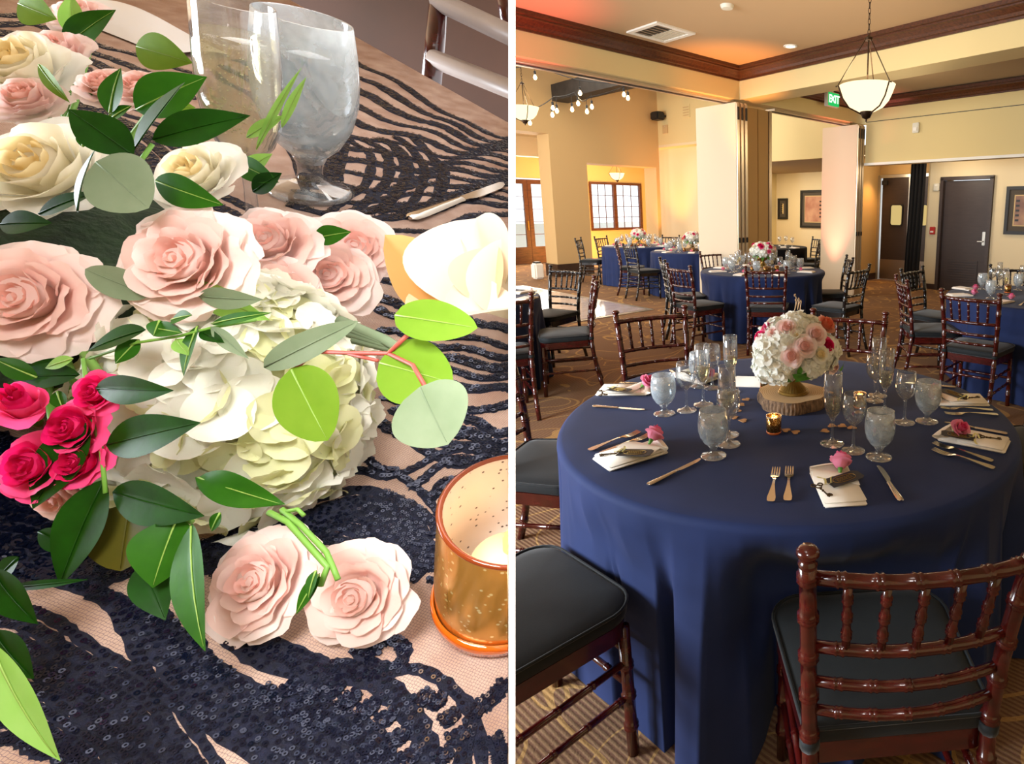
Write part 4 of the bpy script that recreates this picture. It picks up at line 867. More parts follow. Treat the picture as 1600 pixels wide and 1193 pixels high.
def cut_knife():
    m = MB(); prof = [(0.0, 0.004, 0.004), (0.004, 0.0085, 0.0065), (0.02, 0.0095, 0.0075), (0.06, 0.0080, 0.0070), (0.095, 0.0062, 0.0062), (0.100, 0.0070, 0.0066), (0.104, 0.0058, 0.0050)]; vs = []
    for y, w_, h in prof:
        for k in range(8):
            a = 2 * PI * k / 8; vs.append((w_ * math.cos(a), y, 0.0042 + 0.55 * h * math.sin(a)))
    m.add(vs, [(i * 8 + k, i * 8 + (k + 1) % 8, (i + 1) * 8 + (k + 1) % 8, (i + 1) * 8 + k) for i in range(len(prof) - 1) for k in range(8)] + [tuple(range(8))[::-1]]); h = m.mesh('handle', M['cutl'], 'auto')
    m = MB(); out = [(-0.0055, 0.103), (0.0050, 0.103), (0.0062, 0.112), (0.0100, 0.122), (0.0108, 0.15), (0.0100, 0.185), (0.0050, 0.203), (-0.001, 0.209), (-0.0052, 0.205), (-0.0055, 0.19)]
    m.prism(out, 0.0034, 0.0050); b = m.mesh('blade', M['cutl'], 'auto'); return h, b
KNF_H, KNF_B = cut_knife()
def lay(name, cat, label, grp, p0, p1, parts, z=0.0, length=0.2):
    """lay cutlery with its handle end towards p0 and its tip towards p1"""
    d = (p1 - p0); d.z = 0; d.normalize(); c = (p0 + p1) / 2 - d * length / 2
    t = thing(name, label, cat, (c.x, c.y, TZ + 0.0006 + z), math.atan2(d.y, d.x) - PI / 2, grp)
    for nm, me in parts: link(nm, me, t)
    return t
def fork(a, b, label, grp='forks', z=0): return lay('dinner_fork', 'fork', label, grp, at(*a, TZ), at(*b, TZ), (('handle', FORK_H), ('tines', FORK_T)), z, 0.193)
def knife(a, b, label, grp='knives', z=0): return lay('dinner_knife', 'knife', label, grp, at(*a, TZ), at(*b, TZ), (('handle', KNF_H), ('blade', KNF_B)), z, 0.209)
# folded pocket napkin: a soft slab, a puffed roll at the head and two diagonal folds
def napkin_meshes():
    def slab(poly, z0, z1, r=0.004):
        bm = bmesh.new(); vs = [bm.verts.new((x, y, z0)) for x, y in poly]; f = bm.faces.new(vs)
        e = bmesh.ops.extrude_face_region(bm, geom=[f]); tv = [v for v in e['geom'] if isinstance(v, bmesh.types.BMVert)]
        for v in tv: v.co.z = z1
        bmesh.ops.recalc_face_normals(bm, faces=bm.faces[:]); bmesh.ops.bevel(bm, geom=bm.edges[:], offset=r, segments=3, affect='EDGES'); return bm
    out = {}
    m = MB(); m.bm(slab([(-0.050, 0.0), (0.050, 0.0), (0.052, 0.185), (-0.052, 0.175)], 0.0, 0.007, 0.003)); out['lower_fold'] = m.mesh('lower_fold', M['napkin'], True)
    m = MB(); m.bm(slab([(-0.049, 0.004), (0.050, 0.006), (0.050, 0.128), (-0.050, 0.165)], 0.0072, 0.015, 0.003)); out['upper_fold'] = m.mesh('upper_fold', M['napkin'], True)
    def roll(u, v):                                       # puffed head of the pocket, open to one side
        a = PI * (0.05 + 0.95 * v); x = -0.052 + 0.104 * u
        return (x, 0.160 + 0.03 * math.sin(a) * (0.8 + 0.2 * u) + 0.02 * u - 0.02 * (1 - v), 0.004 + 0.020 * (0.5 - 0.5 * math.cos(a)) * (1 - 0.35 * u) + 0.004 * math.sin(3 * u))
    m = MB(); m.grid(roll, 10, 10); out['roll'] = m.mesh('rolled_head', M['napkin'], True)
    def flap(u, v):
        y0 = 0.175 - 0.045 * u; x = -0.051 + 0.102 * u
        return (x, y0 - v * (0.045 + 0.015 * u), 0.0158 + 0.007 * math.sin(PI * v) * (1 - 0.3 * u))
    m = MB(); m.grid(flap, 8, 8); out['flap'] = m.mesh('diagonal_fold', M['napkin'], True)
    return out
NAP = napkin_meshes()
BUDR = [(2, 0.02, 0.10, 1.45, 0.0), (3, 0.04, 0.22, 1.5, 0.04), (3, 0.06, 0.40, 1.45, 0.10), (4, 0.10, 0.62, 1.25, 0.24), (3, 0.14, 0.74, 0.95, 0.34)]
BUD = rose_mesh('petals', 0.021, 5, 'rosy', BUDR, nu=6, nv=7)
def sepal_mesh():
    m = MB()
    for k in range(5):
        l = leaf_mb(0.022, 0.008, -0.35, 0.1, 2, 5); m.add(l.v, l.f, Matrix.Rotation(2 * PI * k / 5, 4, 'Z') @ Matrix.Rotation(0.75, 4, 'X'))
    m.tube([(0, 0, 0.004), (0, 0, -0.012)], [0.006, 0.002], 8); m.tube([(0, 0, -0.01), (0.001, 0, -0.035)], 0.0018, 6)
    return m.mesh('sepals', M['leafd'], True)
SEP = sepal_mesh()
def rosebud(p, d, label, grp='rosebuds in the napkins', s=1.0):
    t = thing('rosebud', label, 'rose', grp and p, 0, grp, mw=facing(p, d, 0.6, s)); link('petals', BUD, t); link('sepals', SEP, t); return t
def key_mesh():
    m = MB()
    for c, r in (((0, 0.052, 0), 0.0075), ((-0.009, 0.060, 0), 0.006), ((0.009, 0.060, 0), 0.006)):
        m.grid(lambda u, v, c=c, r=r: (c[0] + (r + 0.0016 * math.cos(2 * PI * v)) * math.cos(2 * PI * u), c[1] + (r + 0.0016 * math.cos(2 * PI * v)) * math.sin(2 * PI * u), c[2] + 0.0016 * math.sin(2 * PI * v)), 14, 6)
    m.tube([(0, 0.046, 0), (0, 0.0, 0)], 0.0019, 8)
    for y in (0.040, 0.030, 0.006): m.lathe([(0.0019, -0.002), (0.0032, 0), (0.0019, 0.002)], 8, Matrix.Translation((0, y, 0)) @ Matrix.Rotation(PI / 2, 4, 'X'), caps=False)
    m.box((0.006, 0.004, 0), (0.010, 0.0035, 0.0022)); m.box((0.005, 0.011, 0), (0.008, 0.003, 0.0022)); m.box((0.0095, 0.0075, 0), (0.003, 0.004, 0.0022)); return m.mesh('key', M['keyb'], 'auto')
KEYM = key_mesh()
def tag_meshes():
    m = MB(); m.prism([(-0.014, 0), (0.014, 0), (0.014, 0.052), (0.009, 0.058), (-0.009, 0.058), (-0.014, 0.052)], 0, 0.0008); card = m.mesh('card', M['tagk'], False)
    m = MB(); ov = [(0.0085 * math.copysign(abs(math.cos(a)) ** 0.7, math.cos(a)), 0.028 + 0.019 * math.copysign(abs(math.sin(a)) ** 0.8, math.sin(a)), 0.0011) for a in [2 * PI * k / 28 for k in range(28)]]
    m.tube(ov + [ov[0]], 0.0005, 4, caps=False)
    rn = random.Random(4)
    for x in (-0.0035, 0.0, 0.0035):                       # lines of gilt print, too small to read in the photograph
        pts = [(x + 0.0011 * math.sin(k * 1.9 + x * 900) , 0.015 + 0.026 * k / 22, 0.0011) for k in range(23)]; m.tube(pts, 0.00045, 4)
    return card, m.mesh('gilt_print', M['gold'], True)
TAGC, TAGP = tag_meshes()
def ribbon_mesh():
    m = MB()
    def f(u, v):
        a = u * PI * 1.6; return (0.016 * math.sin(a) * (1 - 0.3 * u) + (v - 0.5) * 0.004 * math.cos(a), 0.03 * u - 0.012 + (v - 0.5) * 0.006, 0.004 + 0.010 * abs(math.sin(a)) + 0.001 * v)
    m.grid(f, 24, 2); m.grid(lambda u, v: (-0.004 - 0.040 * u, -0.006 + 0.008 * math.sin(3 * u) + (v - 0.5) * 0.006, 0.004 + 0.006 * math.sin(4 * u) * (1 - u)), 12, 2); return m.mesh('ribbon', M['ribbon'], True)
RIBM = ribbon_mesh()
def setting(name, foot, head, mirror, bud, tagdir, has_key=True):
    """napkin from its foot (sitter's side) to its head, with rosebud, card tag, key and ribbon lying on it"""
    a, b = at(*foot, TZ), at(*head, TZ); d = (b - a); d.z = 0; d.normalize(); rz = math.atan2(d.y, d.x) - PI / 2
    t = thing('folded_napkin', 'ivory pocket-folded napkin ' + name, 'napkin', (a.x, a.y, TZ + 0.0008), rz, 'folded napkins'); t.scale = (-1.12 if mirror else 1.12, 1.12, 1.15)
    for k, me in NAP.items(): link(me.name.split('.')[0], me, t)
    mw = Matrix.Translation((a.x, a.y, TZ + 0.0008)) @ Matrix.Rotation(rz, 4, 'Z') @ Matrix.Scale(1.12, 4); s = -1 if mirror else 1
    bp = mw @ Vector((s * bud[0], bud[1], 0.034)); bd = mw.to_3x3() @ Vector((s * bud[2], bud[3] * 0.8, 0.75)); bd.normalize()
    rosebud(bp - bd * 0.012, bd, 'pink rosebud in the napkin ' + name, s=1.55)
    q = mw @ Matrix.Translation((s * tagdir[0], tagdir[1], 0.0165)) @ Matrix.Rotation(s * tagdir[2], 4, 'Z')
    tg = thing('card_tag', 'black card tag on the napkin ' + name, 'tag', mw=q @ Matrix.Rotation(0.06, 4, 'X') @ Matrix.Translation((0, 0, 0.005)) @ Matrix.Scale(1.6, 4), group='black card tags'); link('card', TAGC, tg); link('gilt_print', TAGP, tg)
    ko = link('antique_key', KEYM, None, mw=mw @ Matrix.Translation((s * tagdir[3], tagdir[4], 0.0178)) @ Matrix.Rotation(s * tagdir[5], 4, 'Z')); tag(ko, 'small bronze key on the napkin ' + name, 'key', 'antique keys')
    ro = link('ribbon', RIBM, None, mw=mw @ Matrix.Translation((s * tagdir[0], tagdir[1], 0.0175)) @ Matrix.Rotation(s * tagdir[2], 4, 'Z')); tag(ro, 'pale gold ribbon on the napkin ' + name, 'ribbon', 'gold ribbons')
    return t
# ---- the near table
N1 = 'at the front of the near table'
setting(N1, (1322, 793), (1288, 722), False, (0.022, 0.150, 0.25, 1.0), (-0.024, 0.075, -1.2, -0.034, 0.022, 0.3))
N2 = 'at the left front of the near table'
setting(N2, (938, 728), (1062, 690), True, (0.012, 0.165, 0.3, 1.0), (0.0, 0.055, 0.9, 0.03, 0.012, 0.5))
N3 = 'at the left of the near table'
setting(N3, (936, 612), (1035, 612), False, (-0.005, 0.172, 0.1, 1.0), (0.03, 0.05, -0.5, 0.035, 0.02, -1.2))
N4 = 'at the right front of the near table'
setting(N4, (1575, 700), (1452, 676), True, (0.018, 0.135, 0.35, -1.0), (0.028, 0.085, -0.25, -0.012, 0.02, -0.15))
N5 = 'at the right back of the near table'
setting(N5, (1540, 628), (1467, 627), True, (0.0, 0.17, 0.2, 1.0), (0.02, 0.08, 0.9, 0.0, 0.02, -0.2))
N6 = 'at the back left of the near table'
setting(N6, (1062, 584), (1118, 600), False, (0.0, 0.16, 0.2, 1.0), (0.0, 0.06, -0.4, 0.01, 0.02, 0.2))
fork((1203, 792), (1214, 729), 'left of the two forks at the front of the near table'); fork((1230, 793), (1234, 726), 'right of the two forks at the front of the near table')
fork((918, 706), (1001, 676), 'outer fork at the left front setting of the near table'); fork((930, 714), (1022, 679), 'inner fork partly under the napkin at the left front of the near table')
fork((1560, 725), (1451, 692), 'upper fork at the right front setting of the near table'); fork((1552, 733), (1459, 705), 'lower fork at the right front setting of the near table')
fork((1549, 642), (1471, 639), 'upper fork at the right back setting of the near table'); fork((1555, 649), (1480, 648), 'lower fork at the right back setting of the near table')
fork((978, 600), (1022, 604), 'fork behind the left napkin of the near table')
knife((1409, 786), (1371, 728), 'table knife below the front iced goblet, at the front of the near table'); knife((1006, 762), (1100, 716), 'table knife slanting toward the iced goblet at the left front of the near table')
knife((917, 635), (1017, 642), 'table knife at the left of the near table below the napkin'); knife((1580, 680), (1470, 660), 'table knife behind the right front napkin'); knife((1045, 577), (1075, 600), 'table knife standing out behind the left wine glass')
knife((1482, 605), (1425, 600), 'table knife at the back right edge of the near table')
GB, WN, FL = [], [], []
for p, lab in (((1038, 646), 'iced water goblet at the left of the near table, beside the knife'), ((1115, 712), 'iced water goblet at the left front of the near table, largest on the left'), ((1373, 714), 'iced water goblet above the knife at the front of the near table'), ((1448, 658), 'iced water goblet at the right of the near table, pink rosebud seen through it'), ((1094, 603), 'iced water goblet behind the flute at the back left of the near table')):
    goblet(NEAR, at(*p, TZ + 0.0006), lab, 'iced water goblets')
for p, lab in (((1073, 641), 'empty wine glass right of the left iced goblet on the near table'), ((1139, 694), 'wine glass behind the front left iced goblet, a flute standing behind it'), ((1333, 704), 'empty wine glass between the front flute and the front iced goblet'), ((1413, 660), 'empty wine glass left of the right-hand iced goblet'), ((1113, 606), 'empty wine glass at the back left of the near table'), ((1366, 626), 'wine glass at the back right, behind the flute cluster')):
    wineglass(NEAR, at(*p, TZ + 0.0006), lab, 'wine glasses')
for p, lab in (((1099, 632), 'champagne flute in the middle of the left glass cluster'), ((1137, 679), 'champagne flute behind the wine glass left of the wood slice'), ((1300, 693), 'champagne flute at the front right of the wood slice'), ((1382, 642), 'champagne flute before the right-hand glass cluster'), ((1142, 612), 'champagne flute standing alone at the back left, against the far cloth'), ((1371, 618), 'champagne flute farthest back right of the flower bowl')):
    flute(NEAR, at(*p, TZ + 0.0006), lab, 'champagne flutes')
votive(at(1209, 676, TZ + 0.0004), 'lit gold mercury votive in front of the wood slice', 'votive candles', 0.92)
votive(at(1343, 636, TZ + 0.0004), 'lit gold mercury votive right of the wood slice behind the wine glass', 'votive candles', 0.85)
votive(at(1196, 605, TZ + 0.0004), 'amber votive half hidden behind the wood slice under the hydrangea', 'votive candles', 0.85, 0.1)
# wood slice with bark
SLC = at(1238, 634, TZ); rs = random.Random(2)
bk = [(1 + 0.05 * math.sin(3 * 2 * PI * k / 72 + 1) + 0.03 * math.sin(7 * 2 * PI * k / 72)) for k in range(72)]
wt = thing('wood_slice', 'round wood slice with rough bark in the middle of the near table', 'wood slice', (SLC.x, SLC.y + 0.03, TZ + 0.001))
def bark(u, v):
    t = 2 * PI * u; k = bk[int(round(u * 144)) % 144 // 2]; c = abs(math.sin(t * 33 + 1.7 * math.sin(t * 5))) ** 0.5
    return ((0.128 * k + 0.008 * c * math.sin(PI * min(1, v * 1.1)) + 0.004 * (1 - v)) * math.cos(t), (0.128 * k + 0.008 * c * math.sin(PI * min(1, v * 1.1)) + 0.004 * (1 - v)) * math.sin(t), 0.046 * v)
m = MB(); m.grid(bark, 288, 6, wrap=True); m.build('bark', mat('grey_brown_bark', '#8a6c50', 0.9, noise=('#463428', 90, (1, 1, 0.4)), bump=(140, 0.8)), wt, True)
def slicemat():
    m = mat('cut_wood_face', '#cfae82', 0.6); nt = m.node_tree; b = nt.nodes['Principled BSDF']; L = nt.links.new
    tc = nt.nodes.new('ShaderNodeTexCoord'); wv = nt.nodes.new('ShaderNodeTexWave'); wv.wave_type = 'RINGS'; wv.rings_direction = 'Z'; wv.inputs['Scale'].default_value = 38; wv.inputs['Distortion'].default_value = 2.5; L(tc.outputs['Object'], wv.inputs[0])
    r = nt.nodes.new('ShaderNodeValToRGB'); r.color_ramp.elements[0].color = srgb('#bf9a6c'); r.color_ramp.elements[1].color = srgb('#d8ba90'); L(wv.outputs['Fac'], r.inputs[0]); L(r.outputs[0], b.inputs['Base Color']); return m
m = MB(); n = 72; m.add([(0.130 * bk[k] * math.cos(2 * PI * k / n), 0.130 * bk[k] * math.sin(2 * PI * k / n), 0.0465) for k in range(n)] + [(0, 0, 0.0468)], [(k, (k + 1) % n, n) for k in range(n)]); m.build('cut_face', slicemat(), wt, False)
ZS = TZ + 0.0478
# gold footed bowl
def flutes(t, z): return 1 + (0.035 * math.cos(28 * t) if 0.012 < z < 0.046 else 0.03 * math.cos(12 * t) if z > 0.062 else 0)
VP_ = (SLC.x + 0.004, SLC.y + 0.022, ZS + 0.0004)
vt = thing('footed_bowl', 'antique gold footed bowl on the wood slice holding the flowers', 'vase', VP_)
m = MB(); m.lathe([(0.0, 0.0), (0.058, 0.0), (0.060, 0.004), (0.056, 0.009), (0.057, 0.012)], 112); m.build('base', M['gold'], vt)
m = MB(); m.lathe([(0.054, 0.012), (0.044, 0.022), (0.030, 0.036), (0.021, 0.050), (0.017, 0.058), (0.023, 0.061), (0.023, 0.065), (0.018, 0.068)], 112, wob=flutes, caps=False); m.build('fluted_foot', M['gold'], vt)
m = MB(); m.lathe([(0.018, 0.067), (0.030, 0.072), (0.050, 0.082), (0.064, 0.098), (0.070, 0.116), (0.072, 0.120), (0.068, 0.120), (0.060, 0.100), (0.04, 0.086), (0.0, 0.082)], 96, wob=flutes, caps=False); m.build('bowl', M['gold'], vt)
for k in range(4):
    a = 2 * PI * k / 4 + 0.3; m = MB(); m.tube([(0.018 * math.cos(a), 0.018 * math.sin(a), 0.062), (0.03 * math.cos(a), 0.03 * math.sin(a), 0.066), (0.028 * math.cos(a), 0.028 * math.sin(a), 0.074)], 0.0025, 6); m.build('scroll', M['gold'], vt)
# the near centrepiece
HYD = [hydrangea_mesh('hydrangea_head', 0.075, 31 + k, 90, 0.27) for k in range(2)]
ROS = {k: [rose_mesh('rose', 0.036, 60 + j, k) for j in range(2)] for k in ('blush', 'cream', 'hot', 'coral', 'rosy')}
LEAFM = leaf_mb(0.085, 0.04, 0.2, 0.14).mesh('leaf', M['leafd'], True)
fa = thing('flower_arrangement', 'round white and blush flower arrangement in the gold bowl on the near table', 'flowers', (VP_[0], VP_[1], ZS + 0.118), 0, 'centrepiece flowers')
def dome(px, py, back=0.0, R=0.150):
    """point of the flower dome seen at a pixel, local to the arrangement, with its outward direction"""
    dx = (px - CX) / FPX; dy = (CY - py) / FPX; r = Vector((dx, dy * SP + CP, dy * CP - SP)).normalized(); o = Vector((0, 0, CAMH)); c = Vector((VP_[0], VP_[1], ZS + 0.165))
    oc = o - c; b = oc.dot(r); q = b * b - (oc.length_squared - R * R); tt = -b - math.sqrt(max(q, 0)); p = o + r * tt; n = (p - c).normalized()
    return p - n * back - Vector((VP_[0], VP_[1], ZS + 0.118)), n
rn = random.Random(8)
for px, py, s in ((1245, 498, 0.8), (1222, 530, 0.8), (1195, 550, 0.95), (1188, 580, 0.85), (1212, 588, 0.75), (1222, 565, 0.7), (1297, 560, 0.8), (1278, 580, 0.65), (1307, 545, 0.75), (1250, 525, 0.7), (1270, 500, 0.65), (1205, 508, 0.7)):
    p, n = dome(px, py, 0.045); link('hydrangea_head', HYD[rn.randint(0, 1)], fa, mw=facing(p, n, rn.random() * 6, s))
for a in range(6):
    t = 0.3 + a * 0.5; link('hydrangea_head', HYD[a % 2], fa, mw=facing(Vector((0.085 * math.cos(t), 0.085 * math.sin(t), 0.07)), (math.cos(t), math.sin(t), 0.5), a, 0.85))
for px, py, k, s in ((1229, 513, 'blush', 1.15), (1274, 523, 'blush', 1.25), (1257, 541, 'blush', 1.25), (1237, 556, 'blush', 1.25), (1281, 553, 'cream', 1.05), (1290, 508, 'coral', 1.25), (1293, 540, 'hot', 0.9), (1189, 527, 'hot', 0.9), (1198, 511, 'rosy', 0.7), (1302, 573, 'blush', 0.9), (1208, 520, 'blush', 0.75), (1245, 525, 'cream', 0.7)):
    p, n = dome(px, py, 0.006); link('rose', ROS[k][rn.randint(0, 1)], fa, mw=facing(p, n + Vector((0, -0.55, 0.25)), rn.random() * 6, s))
for px, py, ang, s in ((1238, 588, -2.0, 0.85), (1262, 585, 2.5, 0.7), (1222, 592, -2.4, 0.5), (1172, 565, -1.9, 0.45), (1323, 568, 1.9, 0.7), (1320, 578, 2.3, 0.5), (1252, 575, 3.0, 0.5)):
    p, n = dome(px, py, 0.012, 0.155); link('leaf', LEAFM, fa, mw=Matrix.Translation(p) @ n.to_track_quat('Z', 'Y').to_matrix().to_4x4() @ Matrix.Rotation(ang, 4, 'Z') @ Matrix.Scale(s, 4))
# scripted wooden letter pick standing in the flowers
pk = at(1243, 490, ZS + 0.33)
m = MB()
P_ = lambda x, z: (x, 0, z)
m.tube([P_(-0.030, 0.062), P_(-0.036, 0.068), P_(-0.042, 0.062), P_(-0.038, 0.054), P_(-0.030, 0.056), P_(-0.022, 0.048), P_(-0.016, 0.02), P_(-0.012, -0.03)], 0.0022, 8)
m.tube([P_(-0.020, 0.04), P_(-0.026, 0.034), P_(-0.022, 0.028)], 0.0022, 8)
m.tube([P_(-0.012, -0.02), P_(-0.008, 0.03), P_(-0.003, 0.052), P_(0.003, 0.046), P_(0.006, 0.01), P_(0.008, -0.02)], 0.0022, 8)
m.tube([P_(0.008, -0.02), P_(0.012, 0.02), P_(0.017, 0.042), P_(0.023, 0.036), P_(0.026, 0.0), P_(0.030, -0.03)], 0.0022, 8)
sg = m.build('letter_pick', mat('pale_plywood', '#e0c09a', 0.6), fa, True); c_ = dome(1246, 487, 0.0)[0]; sg.location = (c_.x, c_.y + 0.02, c_.z + 0.018); sg.rotation_euler = (0, 0.3, 0.75); sg.scale = (0.7, 0.7, 0.62); sg['label'] = 'pale wooden scripted letter M on a pick'
# scattered wooden hearts
hm = MB(); hp = []
for k in range(28):
    a = 2 * PI * k / 28; x = 16 * math.sin(a) ** 3; y = 13 * math.cos(a) - 5 * math.cos(2 * a) - 2 * math.cos(3 * a) - math.cos(4 * a); hp.append((x * 0.00105, y * 0.00105))
hm.prism(hp[::-1], 0, 0.0022); HM = hm.mesh('wooden_heart', M['heart'], False)
hearts = sorted([(1166, 624), (1158, 632), (1152, 641), (1147, 652), (1161, 657), (1228, 672), (1243, 675), (1289, 673), (1300, 665), (1316, 665), (1283, 606), (1296, 613), (1331, 668), (1342, 644)])
for r, (px, py) in enumerate(hearts):
    o = link('wooden_heart', HM, None, tuple(at(px, py, TZ + 0.0008 + 0.0023 * (r % 3))), (0, 0, rn.random() * 6)); tag(o, 'pale wooden heart strewn round the wood slice, %s from the left' % ORD[r], 'wooden heart', 'wooden hearts')
# white floral card behind the slice
m = MB(); m.box((0, 0, 0.02), (0.13, 0.012, 0.05), bev=0.004); o = m.build('lace_favor', M['napkin']); o.location = at(1172, 604, TZ + 0.001); o.rotation_euler = (-0.5, 0, -0.1); tag(o, 'long pale lace favour lying behind the wood slice', 'favor')
# ------------------------------------------------------------------ settings on the farther tables (small in view: one mesh each)
def joined(name, parts, mt=None):
    me = bpy.data.meshes.new(name); vs = []; fs = []; mi = []; mats = []
    for p, off in parts:
        n = len(vs); vs += [tuple(v.co + Vector(off)) for v in p.vertices]
        k = len(mats); mats.append(p.materials[0])
        for q in p.polygons: fs.append([n + i for i in q.vertices]); mi.append(k)
    me.from_pydata(vs, [], fs)
    for m in mats: me.materials.append(m)
    me.polygons.foreach_set('material_index', mi); me.polygons.foreach_set('use_smooth', [True] * len(fs)); return me
FG = joined('water_goblet', [(FAR['goblet'], (0, 0, 0)), (FAR['goblet_foot'], (0, 0, 0))])
FW = joined('wine_glass', [(FAR['wine'], (0, 0, 0)), (FAR['wine_stem'], (0, 0, 0))])
FF = joined('champagne_flute', [(FAR['flute'], (0, 0, 0)), (FAR['flute_stem'], (0, 0, 0)), (FAR['flute_wine'], (0, 0, 0))])
def napfar():
    m = MB(); m.box((0, 0.09, 0.005), (0.115, 0.20, 0.010), bev=0.003); m.box((0.002, 0.075, 0.013), (0.110, 0.15, 0.008), bev=0.003); return m.mesh('folded_napkin', M['napkin'], 'auto')
FN = napfar(); FB = rose_mesh('rosebud', 0.030, 9, 'rosy', BUDR, nu=3, nv=3)
HYF = hydrangea_mesh('hydrangea_head', 0.075, 77, 34, 0.36); ROF = {k: rose_mesh('rose', 0.036, 91, k, nu=3, nv=3) for k in ('blush', 'cream', 'hot', 'coral', 'rosy')}
LFF = leaf_mb(0.085, 0.042, 0.2, 0.14, 2, 5).mesh('leaf', M['leafd'], True)
SLM = MB(); SLM.lathe([(0.0, 0.0), (0.128, 0.0), (0.134, 0.02), (0.130, 0.042), (0.0, 0.043)], 32, wob=lambda t, z: 1 + 0.03 * math.sin(5 * t) + (0.015 * math.sin(31 * t) if 0 < z < 0.042 else 0)); SLF = SLM.mesh('wood_slice', mat('far_wood_slice', '#b8946a', 0.8, noise=('#7a5c44', 30)), 'auto')
BWM = MB(); BWM.lathe([(0.0, 0.0), (0.058, 0.0), (0.058, 0.009), (0.04, 0.022), (0.018, 0.055), (0.018, 0.068), (0.05, 0.082), (0.070, 0.116), (0.066, 0.118), (0.0, 0.09)], 28, wob=lambda t, z: 1 + 0.03 * math.cos(12 * t)); BWF = BWM.mesh('footed_bowl', M['gold'], True)
VTF = joined('votive_candle', [(VO, (0, 0, 0)), (VB, (0, 0, 0)), (VR, (0, 0, 0)), (VC, (0, 0, 0)), (VF, (0, 0, 0))])
def put(name, me, p, rz, label, cat, grp, s=1.0):
    o = link(name, me, None, tuple(p), (0, 0, rz)); o.scale = (s, s, s) if not hasattr(s, '__len__') else s; return tag(o, label, cat, grp)
def flowers_far(c, z, label, seed, tilt=0.0):
    rn = random.Random(seed); t = thing('flower_arrangement', label, 'flowers', (c[0], c[1], z), 0, 'centrepiece flowers')
    for i in range(15):
        a = 2.4 * i; e = 0.15 + 0.95 * (i / 15); r = 0.105 * math.cos(e); link('hydrangea_head', HYF, t, mw=facing(Vector((r * math.cos(a), r * math.sin(a), 0.035 + 0.10 * math.sin(e))), (math.cos(a) * math.cos(e), math.sin(a) * math.cos(e), math.sin(e) + 0.15), a, 0.78))
    for i in range(11):
        a = -PI / 2 + (rn.random() - 0.5) * 3.6; e = 0.15 + 0.9 * rn.random(); d = Vector((math.cos(a) * math.cos(e), math.sin(a) * math.cos(e), math.sin(e)))
        link('rose', ROF[rn.choice(['blush', 'blush', 'cream', 'coral', 'hot', 'rosy'])], t, mw=facing(d * 0.162 + Vector((0, 0, 0.03)), d, rn.random() * 6, 0.85))
    for i in range(5):
        a = -PI / 2 + (i - 2) * 0.55; link('leaf', LFF, t, mw=Matrix.Translation((0.10 * math.cos(a), 0.10 * math.sin(a), 0.02)) @ Matrix.Rotation(a - PI / 2, 4, 'Z') @ Matrix.Rotation(-0.5, 4, 'X'))
    return t
def far_table(c, nm, seed, n=8, a0=0.2):
    rn = random.Random(seed); made = []
    put('wood_slice', SLF, (c[0], c[1], TZ + 0.001), seed, 'wood slice under the flowers of %s' % nm, 'wood slice', 'far wood slices')
    put('footed_bowl', BWF, (c[0], c[1], TZ + 0.0445), 0, 'gold footed bowl holding the flowers of %s' % nm, 'vase', 'far gold bowls')
    flowers_far(c, TZ + 0.160, 'white and blush flowers in a gold bowl on %s' % nm, seed)
    for k in range(3):
        a = -PI / 2 + (k - 1) * 0.9 + 0.2; made.append((put('votive_candle', VTF, (c[0] + 0.19 * math.cos(a), c[1] + 0.19 * math.sin(a), TZ + 0.001), 0, '', 'candle', 'votives on %s' % nm), 'small lit gold votive'))
    for i in range(n):
        a = a0 + 2 * PI * i / n; ca, sa = math.cos(a), math.sin(a); q = lambda r, s: (c[0] + r * ca - s * sa, c[1] + r * sa + s * ca, TZ + 0.001)
        made.append((put('folded_napkin', FN, q(0.66, 0), a + PI / 2, '', 'napkin', 'napkins on %s' % nm), 'ivory folded napkin'))
        b = q(0.50, 0.0); made.append((put('rosebud', FB, (b[0], b[1], TZ + 0.022), a, '', 'rose', 'rosebuds on %s' % nm, (1, 1, 0.8)), 'pink rosebud'))
        made.append((put('water_goblet', FG, q(0.44, 0.13 + 0.02 * rn.random()), 0, '', 'glass', 'goblets on %s' % nm, (1.15, 1.15, 1)), 'iced water goblet'))
        made.append((put('wine_glass', FW, q(0.38, 0.06 + 0.02 * rn.random()), 0, '', 'glass', 'wine glasses on %s' % nm, 1.1), 'wine glass'))
        made.append((put('champagne_flute', FF, q(0.33, -0.02 + 0.02 * rn.random()), 0, '', 'glass', 'flutes on %s' % nm, 1.1), 'champagne flute'))
    kinds = {}
    for o, k in sorted(made, key=lambda t: seen_x(t[0].location)):
        r = kinds.get(k, 0); kinds[k] = r + 1; o['label'] = '%s on %s, %s from the left' % (k, nm, ORD[r])
far_table((-0.08, 7.05), 'the middle table', 3, 8, 0.35)
far_table((-1.38, 10.4), 'the far table by the partition', 4, 8, 0.1)
far_table((-2.66, 11.85), 'the farthest table', 6, 8, 0.3)
# side-room table: only its edge shows
for k, (px, py) in enumerate(((1218, 384), (1228, 383), (1238, 386))):
    put('wine_glass', FW, at(px, py, TZ + 0.001), 0, 'wine glass on the black-clothed side table, %s from the left' % ORD[k], 'glass', 'glasses on the side table', 1.1)
for k, (px, py) in enumerate(((1224, 387), (1246, 388))):
    put('folded_napkin', FN, at(px, py, TZ + 0.001), 0.6 * k, 'napkin on the black-clothed side table, %s from the left' % ORD[k], 'napkin', 'napkins on the side table')
